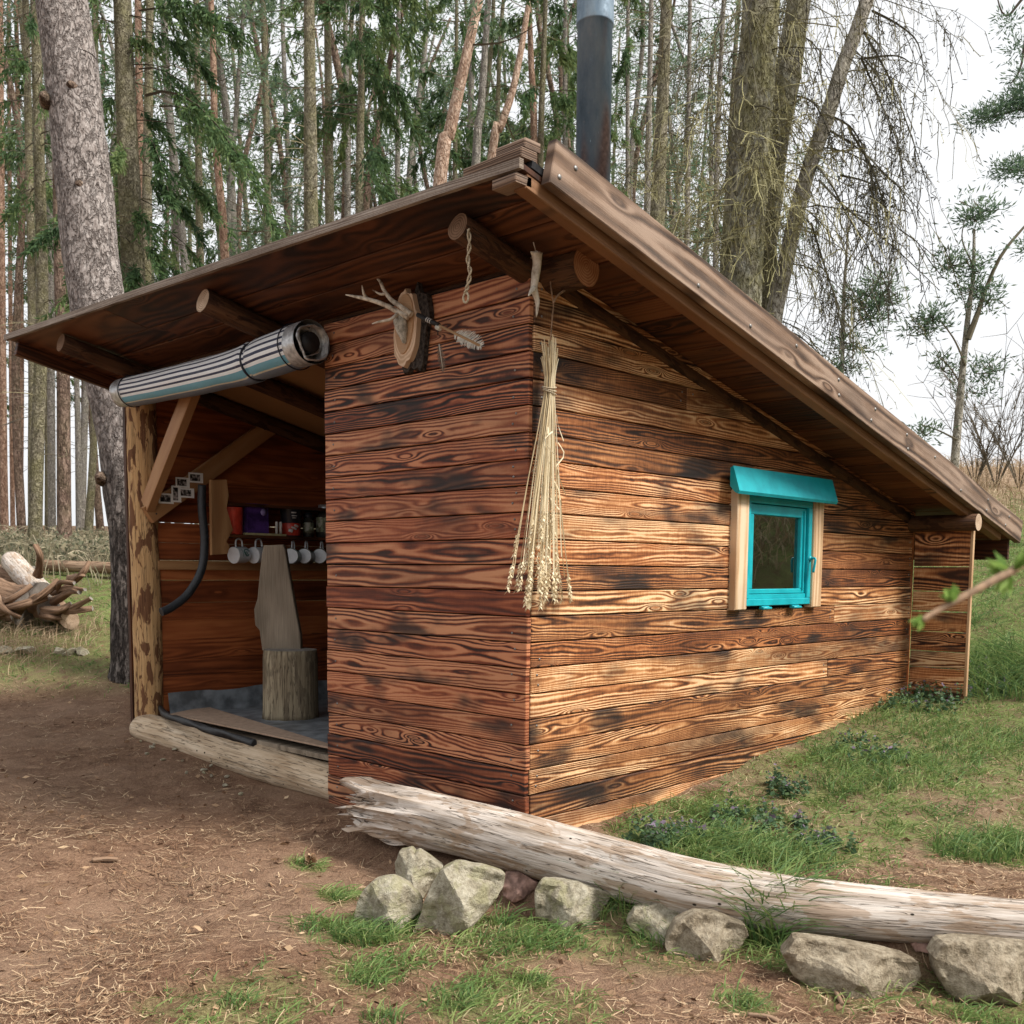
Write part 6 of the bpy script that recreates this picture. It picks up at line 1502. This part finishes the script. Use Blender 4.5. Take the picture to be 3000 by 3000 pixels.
for (px_, n_, wv) in [([(1560, 215), (1600, 235), (1625, 270), (1642, 320), (1647, 365)], 70, 1), ([(1530, 300), (1570, 350), (1600, 410), (1640, 470), (1668, 530)], 36, 1), ([(1630, 60), (1680, 150), (1710, 230), (1740, 320)], 60, 1), ([(1625, 110), (1660, 190), (1690, 260), (1705, 330)], 60, 1), ([(1645, 20), (1700, 50), (1735, 90), (1748, 190)], 26, 1),
                     ([(1600, 240), (1650, 330), (1680, 440), (1690, 480)], 40, 1), ([(1530, 420), (1555, 500), (1575, 560), (1590, 620)], 60, 1), ([(1545, 340), (1600, 395), (1690, 470), (1770, 545)], 6, 1), ([(1500, 180), (1540, 200), (1580, 290)], 40, 1), ([(1630, 110), (1690, 105), (1720, 120)], 16, 1), ([(1585, 330), (1640, 345), (1690, 380)], 30, 1), ([(1555, 240), (1620, 280), (1672, 330), (1715, 370)], 40, 1), ([(1640, 350), (1655, 400), (1662, 450)], 40, 1)]:
    q = bez([UD(u, v, 12.3+random.uniform(-.4, .3)) for u, v in px_], 12)
    nb.tubes(q[None], np.linspace(.016, .004, 12)[None], .25)
    m = n_; idx = RNG.integers(1, 12, m); st = q[idx]; ll = RNG.uniform(.15, .65, m); u_ = np.linspace(0, 1, 6)
    ds = np.array([0, 0, -1.])[None]*RNG.uniform(.3, 1.1, m)[:, None]+RNG.normal(size=(m, 3))*.45
    Q = st[:, None]+ds[:, None]*(ll[:, None]*u_[None])[:, :, None]+np.array([0, 0, -1.])*(ll[:, None]*.3*u_[None]**2)[:, :, None]+RNG.normal(size=(m, 6, 3))*(.05*ll[:, None]*u_[None])[:, :, None]
    nb.ribbons(Q, np.full((m, 6), .0085), np.clip(.2+RNG.normal(size=m)*.15, 0, 1))
    ii = np.repeat(np.arange(m), 8); k = RNG.integers(1, 6, m*8); c = Q[ii, k]; dd = RNG.normal(size=(len(c), 3)); dd[:, 2] -= .3
    nb.leaves(c, dd, .05*RNG.uniform(.4, 1.8, len(c)), .012, np.clip(.15+RNG.normal(size=len(c))*.15, 0, 1))
nb.build('weeping_twigs', MT['larchtwig'], lC)
# mossy twig tangles on the great larch
nb = NP()
for (u, v, n_) in [(1400, 400, 26), (1430, 370, 22), (1330, 360, 22), (1300, 330, 16), (1480, 250, 16), (1420, 250, 14), (1370, 250, 14), (1500, 380, 14), (1360, 440, 16), (1260, 300, 14)]:
    p = UD(u, v, 11.8 if u > 1350 else 15)
    for _ in range(n_):
        a = random.random()*2*PI; q0 = p+RNG.normal(size=3)*np.array([.35, .35, .3]); weep(nb, q0, np.array([math.cos(a), math.sin(a), random.uniform(-.4, .4)]), random.uniform(.25, .8), random.uniform(-.2, .8), 6, .3, .008, random.uniform(.55, 1.), False, 1.)
nb.build('mossy_twigs', MT['larchtwig'], lA)

# young pines and the forked tree on the slope
def sapling(label, trunk, forks, tufts, d, w, name='young_pine', bm='b_scaly', tn=34, rad=.22, leaf=.10):
    pts = trunk_path(trunk, d, .05); t_ = thing(name, label, 'tree', pts[0])
    make_trunk(t_, pts, wr(w, d), MT[bm], 10, .06, 1.25, 26, .15, 3)
    nw, nb = NP(), NP()
    for f_ in forks:
        q = bez([UD(u, v, d+random.uniform(-.1, .1)) for u, v, in f_[1]], 12); nw.tubes(q[None], np.linspace(wr(f_[0], d), wr(f_[0], d)*.35, 12)[None], .55, 0, 6)
    for (u, v, ru, n_) in tufts:
        for _ in range(int(n_*1.5)):
            c = UD(u+random.gauss(0, ru*.72), v+random.gauss(0, ru*.6), d+random.gauss(0, ru*KP/3000*d*.5)); pine_tuft(nb, c, rad*random.uniform(.5, 1.1), tn, leaf, random.uniform(.2, .6))
            st = UD(u, v, d); nw.tubes(bez([st, (st+c)/2+np.array([0, 0, -.03]), c], 4)[None], np.full((1, 4), .010), .4)
    nw.build('branches', MT['deadtwig'], t_); nb.build('crown', MT['pineneedle'], t_)
sapling('slender young pine with blue green tufts beside the leaning larch', [(1602, 385), (1598, 470), (1592, 560), (1588, 720)], [(4, [(1595, 580), (1625, 560), (1650, 530)]), (4, [(1592, 640), (1620, 610), (1640, 595)]), (3, [(1598, 480), (1580, 440), (1572, 410)]), (3, [(1598, 500), (1625, 450), (1648, 430)])],
        [(1660, 560, 30, 12), (1640, 600, 26, 8), (1608, 650, 26, 8), (1655, 530, 14, 5), (1590, 690, 20, 6), (1625, 575, 16, 5), (1600, 560, 10, 2)], 15, 8)
sapling('forked grey tree with sparse tufts on the right hillside', [(1838, 440), (1836, 520), (1826, 600), (1818, 680), (1808, 790), (1799, 905)], [(12, [(1826, 640), (1845, 590), (1860, 545), (1890, 480), (1935, 425)]), (5, [(1822, 690), (1800, 640), (1770, 600)]), (4, [(1815, 730), (1790, 690), (1765, 670)]), (4, [(1806, 830), (1770, 812), (1735, 800)]), (4, [(1836, 500), (1815, 450), (1825, 400)]), (3, [(1850, 570), (1880, 565), (1900, 580)])],
        [(1855, 395, 22, 7), (1835, 410, 18, 5), (1795, 500, 28, 8), (1830, 500, 20, 5), (1840, 545, 20, 5), (1760, 600, 26, 8), (1745, 630, 20, 5), (1845, 560, 16, 3), (1870, 700, 22, 6), (1780, 700, 20, 4), (1745, 820, 16, 4), (1865, 570, 16, 4), (1840, 740, 16, 3)], 17, 16, 'forked_tree', 'b_scaly', 34, .26, .12)
# pine outside the frame on the right, its boughs reach in
p0 = UD(2080, 900, 13); p0[2] = gz(p0[0], p0[1])-.1
pts = np.array([p0, p0+np.array([.05, 0, 3]), p0+np.array([0, .1, 6]), p0+np.array([.1, .05, 9]), p0+np.array([.1, .05, 12])])
t_ = thing('edge_pine', 'pine boughs reaching in from the upper right edge', 'tree', p0); make_trunk(t_, pts, .13, MT['b_brown'], 12)
nw, nb = NP(), NP()
for (px_, tf) in [([(2070, 190), (1990, 200), (1930, 205), (1880, 218), (1840, 225)], [(1925, 190, 22), (1900, 205, 18), (1870, 215, 16), (1845, 228, 10), (1940, 170, 16), (1960, 190, 30)]), ([(2075, 330), (1990, 325), (1930, 322), (1885, 320)], [(1920, 318, 14), (1895, 322, 10), (1960, 320, 24)]), ([(2060, 60), (1960, 30), (1925, 130), (1905, 160)], [(1930, 140, 8)]), ([(2040, -40), (1960, -20), (1900, 30), (1880, -10)], [(1905, 40, 5), (1925, 90, 5)]), ([(2075, 470), (1990, 460), (1935, 465)], [(1950, 465, 16)])]:
    w_ = [UD(u, v, 12.8) for u, v in px_]; w_[0] = path_at(pts, w_[0][2]) 
    q = bez(w_, 14); nw.tubes(q[None], np.linspace(.028, .006, 14)[None], .2, 0, 5)
    for (u, v, ru) in tf:
        for _ in range(int(2+ru*.45)): pine_tuft(nb, UD(u+random.gauss(0, ru*.5), v+random.gauss(0, ru*.35), 12.8+random.gauss(0, .15)), .17, 50, .075, random.uniform(.15, .5))
nw.build('branches', MT['deadtwig'], t_); nb.build('crown', MT['pineneedle'], t_)

# far forest: individual thin trees
far_n = 0
labs = {'p': ('pine_tree', 'thin far pine trunk with airy crown in the depth of the forest', 'far pines in the forest'), 's': ('spruce_tree', 'thin far spruce trunk with drooping boughs in the depth of the forest', 'far spruces in the forest')}
def far_proto(kind, seed):
    random.seed(seed)
    H = 24.; pts = np.array([[0, 0, 0], [random.gauss(0, .1), random.gauss(0, .1), 6], [random.gauss(0, .25), random.gauss(0, .25), 13], [random.gauss(0, .5), random.gauss(0, .5), 19], [random.gauss(0, .5), random.gauss(0, .5), H]])
    nb, nw = NP(), NP(); dead_twigs(nw, pts, 3, 16, 34, 1.3, .014, 4, .2, .3)
    if kind == 'p': pine_crown(nb, nw, pts, 8.5, 24, 26, 2.3, .24, 30, .5)
    else: spruce_crown(nb, nw, pts, 6, 23, 44, 2.0, .19, .7, .6, .9)
    return pts, nb, nw
protos = []
for k, sd_ in (('p', 5), ('p', 6), ('s', 7), ('p', 8), ('s', 9)):
    pts, nb, nw = far_proto(k, sd_)
    r_ = thing(labs[k][0], labs[k][1], 'tree', (0, 0, 0), labs[k][2])
    a = make_trunk(r_, pts, .135, MT[{5: 'b_grey', 6: 'b_brown', 7: 'b_grey', 8: 'b_moss', 9: 'b_moss'}[sd_]], 8, .04, 1.2, 22, .4, sd_)
    b = nw.build('branches', MT['deadtwig'], r_); c = nb.build('crown', MT['spruce' if k == 's' else 'pineneedle'], r_)
    protos.append((r_, [a, b, c], k))
random.seed(21); used = set()
for i in range(74):
    u = -60+(i+.5)/74*1480+random.uniform(-18, 18)
    d = random.uniform(30, 58)
    q = ray(u, 1000); s_ = d/(q[0]*fh[0]+q[1]*fh[1]); x, y = CP[0]+q[0]*s_, CP[1]+q[1]*s_
    j = random.choice([0, 0, 1, 1, 3, 3, 2, 4]); r_, ch_, k = protos[j]
    if j not in used: o = r_; kids = ch_; used.add(j)
    else:
        o = r_.copy(); COL.objects.link(o); kids = []
        for c in ch_:
            c2 = c.copy(); COL.objects.link(c2); c2.parent = o; kids.append(c2)
    o.location = (x, y, gz(x, y)-.1); o.rotation_euler = (random.gauss(0, .03), random.gauss(0, .03), random.random()*6.28)
    s2 = random.uniform(.85, 1.15); o.scale = (s2, s2, random.uniform(.85, 1.1))
for j, (r_, ch_, k) in enumerate(protos):
    if j not in used: bpy.data.objects.remove(r_)

# undergrowth on the left and behind
nb = NP(); x, y, s = scatter(5200, 13.5, 30, -30, 2); dx = x-CP[0]; 
k = RNG.random(len(x)) < .35+.65*ss(.4, .6, vn(x*.5, y*.5, 71)); x, y, s = x[k], y[k], s[k]; n = len(x)
h = (.25+.75*RNG.random(n)*vn(x*.4, y*.4, 72))*(.8+s*.012); a = RNG.random(n)*2*PI; tt = np.linspace(0, 1, 7)
P = np.stack([x[:, None]+np.cos(a)[:, None]*h[:, None]*tt*1.1, y[:, None]+np.sin(a)[:, None]*h[:, None]*tt*1.1, g(x, y)[:, None]+h[:, None]*(1.5*tt-1.0*tt**2.2)], 2)
nb.ribbons(P, np.full((n, 7), .014), .6+.4*RNG.random(n))
x2, y2, s2_ = scatter(3600, 12.5, 26, -30, 0); n2 = len(x2); hh2 = .12+.38*RNG.random(n2); a2 = RNG.random(n2)*2*PI; t2 = np.linspace(0, 1, 4)
nb.ribbons(np.stack([x2[:, None]+np.cos(a2)[:, None]*hh2[:, None]*.3*t2**2, y2[:, None]+np.sin(a2)[:, None]*hh2[:, None]*.3*t2**2, g(x2, y2)[:, None]+hh2[:, None]*t2], 2), np.full((n2, 4), .012), .35+.6*RNG.random(n2))
ii = np.repeat(np.arange(n), 9); kk = RNG.integers(2, 7, n*9); c = P[ii, kk]+RNG.normal(size=(n*9, 3))*.04
nb.leaves(c, RNG.normal(size=(n*9, 3)), .04+.06*RNG.random(n*9), .025+.025*RNG.random(n*9), np.clip(RNG.beta(2, 2.6, n*9), 0, 1))
setp(nb.build('bramble_undergrowth', MT['bramble']), 'tangled bramble undergrowth between the trunks at the left', 'undergrowth', kind='stuff')

# bare shrubs on the right hill
for (u0, v0, h_, n_, lab) in [(1880, 905, 2.6, 12, 'leafless twiggy shrub on the hill crest at the right edge'), (1840, 900, 1.9, 8, 'leafless shrub just right of the forked tree base'), (1925, 870, 2.4, 9, 'tall bare shrub furthest right on the hill crest')]:
    b = UD(u0, v0, 18); b[2] = gz(b[0], b[1])-.05; t_ = thing('bare_shrub', lab, 'shrub', b); nb = NP()
    for _ in range(n_):
        a = random.random()*2*PI; dv = np.array([math.cos(a)*.35, math.sin(a)*.35, 1.]); l = h_*random.uniform(.6, 1.); tt = np.linspace(0, 1, 8)
        q = b+dv*(tt*l)[:, None]+np.array([math.cos(a), math.sin(a), 0])*(tt**2*l*.25)[:, None]; nb.tubes(q[None], (.012*(1-.75*tt))[None], .45)
        for f_ in range(2, 8):
            for _2 in range(3): 
                e = q[f_]+unit(dv+RNG.normal(size=3)*.6)*l*random.uniform(.1, .3); nb.tubes(bez([q[f_], (q[f_]+e)/2+RNG.normal(size=3)*.02, e], 5)[None], np.linspace(.006, .003, 5)[None], .4)
    nb.build('stems', MT['deadtwig'], t_)

# ------------------------------------------------------------------ wood heap on the left
MT['heapwood'] = logmat('rotten_heap_wood', [(.25, (.035, .02, .013)), (.42, (.13, .075, .045)), (.6, (.27, .17, .11)), (.85, (.46, .35, .25))], False)
def logobj(name, label, p0, p1, r, mat, end, amp=.06, seed=1, cat='log', r1=None, mid=None):
    p0 = np.array(p0, float); p1 = np.array(p1, float); m = (p0+p1)/2 if mid is None else np.array(mid, float)
    mb = MB(); mb.tube(bez([p0, m, p1], 24), np.linspace(r, r if r1 is None else r1, 24), 18, 0, 1, amp, 4., seed, lump=.06 if amp > .1 else .03)
    return setp(mb.build(name, [MT[mat], MT[end]]), label, cat)
D = 11.6
H = lambda u, v, d=D: UD(u, v, d)
logobj('log', 'pale peeled log resting on top of the wood heap at the left', H(22, 1060, 12.1), H(78, 1118, 11.3), .125, 'driftlog', 'end_grey', .06, 2)
logobj('log', 'short sawn log at the front foot of the wood heap', H(100, 1138, 11.8), H(132, 1170, 11.0), .10, 'oldlog', 'end_pale', .05, 3)
logobj('log', 'long thin trunk lying on the grass behind the wood heap', H(78, 1067, 13.4), H(230, 1072, 13.0), .075, 'oldlog', 'end_pale', .06, 4)
logobj('log', 'rotten brown log lowest in the wood heap at the left edge', H(-40, 1120, 11.4), H(48, 1142, 11.2), .22, 'heapwood', 'end_grey', .14, 5)
logobj('log', 'thick broken log behind the pale peeled one', H(-30, 1090, 12.3), H(60, 1098, 12.0), .19, 'heapwood', 'end_grey', .14, 6)
logobj('log', 'dark sawn log below the end of the pale peeled log', H(50, 1130, 11.5), H(92, 1150, 11.1), .13, 'heapwood', 'end_grey', .1, 7)
for i, (a, b, m, r_, lab) in enumerate([((118, 1118), (168, 1060), (146, 1085), .045, 'gnarled root prong rising steeply from the wood heap'), ((60, 1150), (135, 1140), (100, 1150), .05, 'curved dead branch along the foot of the wood heap'), ((118, 1150), (172, 1128), (140, 1150), .04, 'thin root stick pointing right from the wood heap'), ((-20, 1160), (90, 1128), (40, 1150), .055, 'long dead branch across the front of the wood heap'), ((72, 1085), (66, 1028), (70, 1050), .05, 'jagged upright broken stump behind the wood heap'), ((112, 1130), (140, 1100), (118, 1108), .035, 'short bent root among the gnarled prongs'), ((30, 1150), (112, 1095), (78, 1125), .06, 'split brown root wood across the middle of the heap'), ((85, 1150), (175, 1148), (130, 1158), .045, 'low broken branch at the right end of the wood heap'), ((95, 1140), (150, 1118), (125, 1122), .05, 'knotted root wood under the steep prong'), ((0, 1135), (60, 1105), (25, 1125), .05, 'split slab leaning on the rotten log at the left edge'), ((-15, 1110), (40, 1165), (15, 1140), .045, 'slab sloping down at the far left of the heap'), ((100, 1118), (160, 1112), (130, 1113), .04, 'short stick lying level behind the bent root'), ((66, 1158), (120, 1168), (92, 1160), .035, 'thin stick on the ground before the sawn log'), ((128, 1092), (160, 1085), (145, 1086), .03, 'small stick at the back right of the heap')]):
    logobj('dead_branch', lab, H(*a, 11.2), H(*b, 11.0-.1*(i % 3)), r_*.95, 'heapwood', 'end_grey', .55, 10+i, 'branch', r_*.5, H(m[0]+random.uniform(-9, 9), m[1]+random.uniform(-8, 8), 10.9))
for i, (u0, v0, u1, v1, lab) in enumerate([(112, 1172, 150, 1198, 'flat pale stone nearest the short sawn log'), (138, 1158, 172, 1178, 'small flat stone right of the short sawn log'), (95, 1185, 132, 1212, 'tan flat stone in the grass below the wood heap'), (26, 1200, 72, 1224, 'long low stone in the grass at far left'), (-10, 1205, 24, 1226, 'half seen stone at the left picture edge')]):
    c = UD((u0+u1)/2, (v0+v1)/2, 10.4); c[2] = gz(c[0], c[1])+.02; w = (u1-u0)*KP/3000*10.4; rock('flat_stone', c, (w, w*.8, .12), YAW, 60+i, MT['rock'], lab, 'stone', 'flat stones by the wood heap', 9)
nb = NP(); c = H(30, 1185, 10.6); n = 900; x = c[0]+RNG.normal(size=n)*.45; y = c[1]+RNG.normal(size=n)*.4; blades(nb, x, y, .1+.2*RNG.random(n), .004+.003*RNG.random(n), .1+.6*RNG.random(n), 1.)
setp(nb.build('dry_weeds', MT['drygrass']), 'dry brown weeds in front of the wood heap', 'weeds', kind='stuff')

# budding twig close to the lens, growing from a shrub outside the frame
tp = [UD(u, v, dd) for u, v, dd in [(1738, 1171, .86), (1790, 1141, .87), (1850, 1108, .88), (1905, 1079, .9), (1990, 1040, .95), (2120, 1040, 1.02)]]
base = tp[-1]+np.array([.06, -.06, 0]); base[2] = gz(base[0], base[1])-.05
sh = thing('hazel_shrub', 'budding brown twig with fresh green leaves reaching in close from the right', 'shrub', base)
mb = MB(); c_ = bez(tp, 40); mb.tube(c_, np.linspace(.0024, .0048, 40), 8, 0, None, .15, 40., 2); mb.build('twig', MT['twig'], sh)
mb = MB(); mb.tube(bez([base, base+np.array([0, .02, .5]), tp[-1], tp[-1]+np.array([.03, 0, .5])], 20), np.linspace(.014, .006, 20), 8); mb.build('stem', MT['twig'], sh)
MT['bud'] = leafmat('fresh_bud', [(0., (.13, .24, .05)), (1., (.28, .42, .10))], .4)
def budlobe(p, d, l, w):
    nb = NP(); n = 10; d = unit(d); nb.leaves(np.repeat(p[None], n, 0), d[None]+RNG.normal(size=(n, 3))*.28, l*RNG.uniform(.7, 1.1, n), w, RNG.random(n)); nb.build('leaf_bud', MT['bud'], sh)
td = unit(tp[0]-tp[1])
budlobe(tp[0]-td*.004, td, .016, .008); budlobe(UD(1795, 1138, .87), np.array([.0, 0, 1.])+td*.6, .016, .008); budlobe(UD(1800, 1128, .87), np.array([.0, 0, 1.]), .010, .008)
budlobe(UD(1905, 1080, .9), UD(1862, 1058, .9)-UD(1905, 1080, .9), .022, .008); budlobe(UD(1905, 1082, .9), UD(1890, 1118, .9)-UD(1905, 1080, .9), .022, .007); budlobe(UD(1910, 1076, .9), UD(1935, 1050, .9)-UD(1905, 1080, .9), .020, .008)
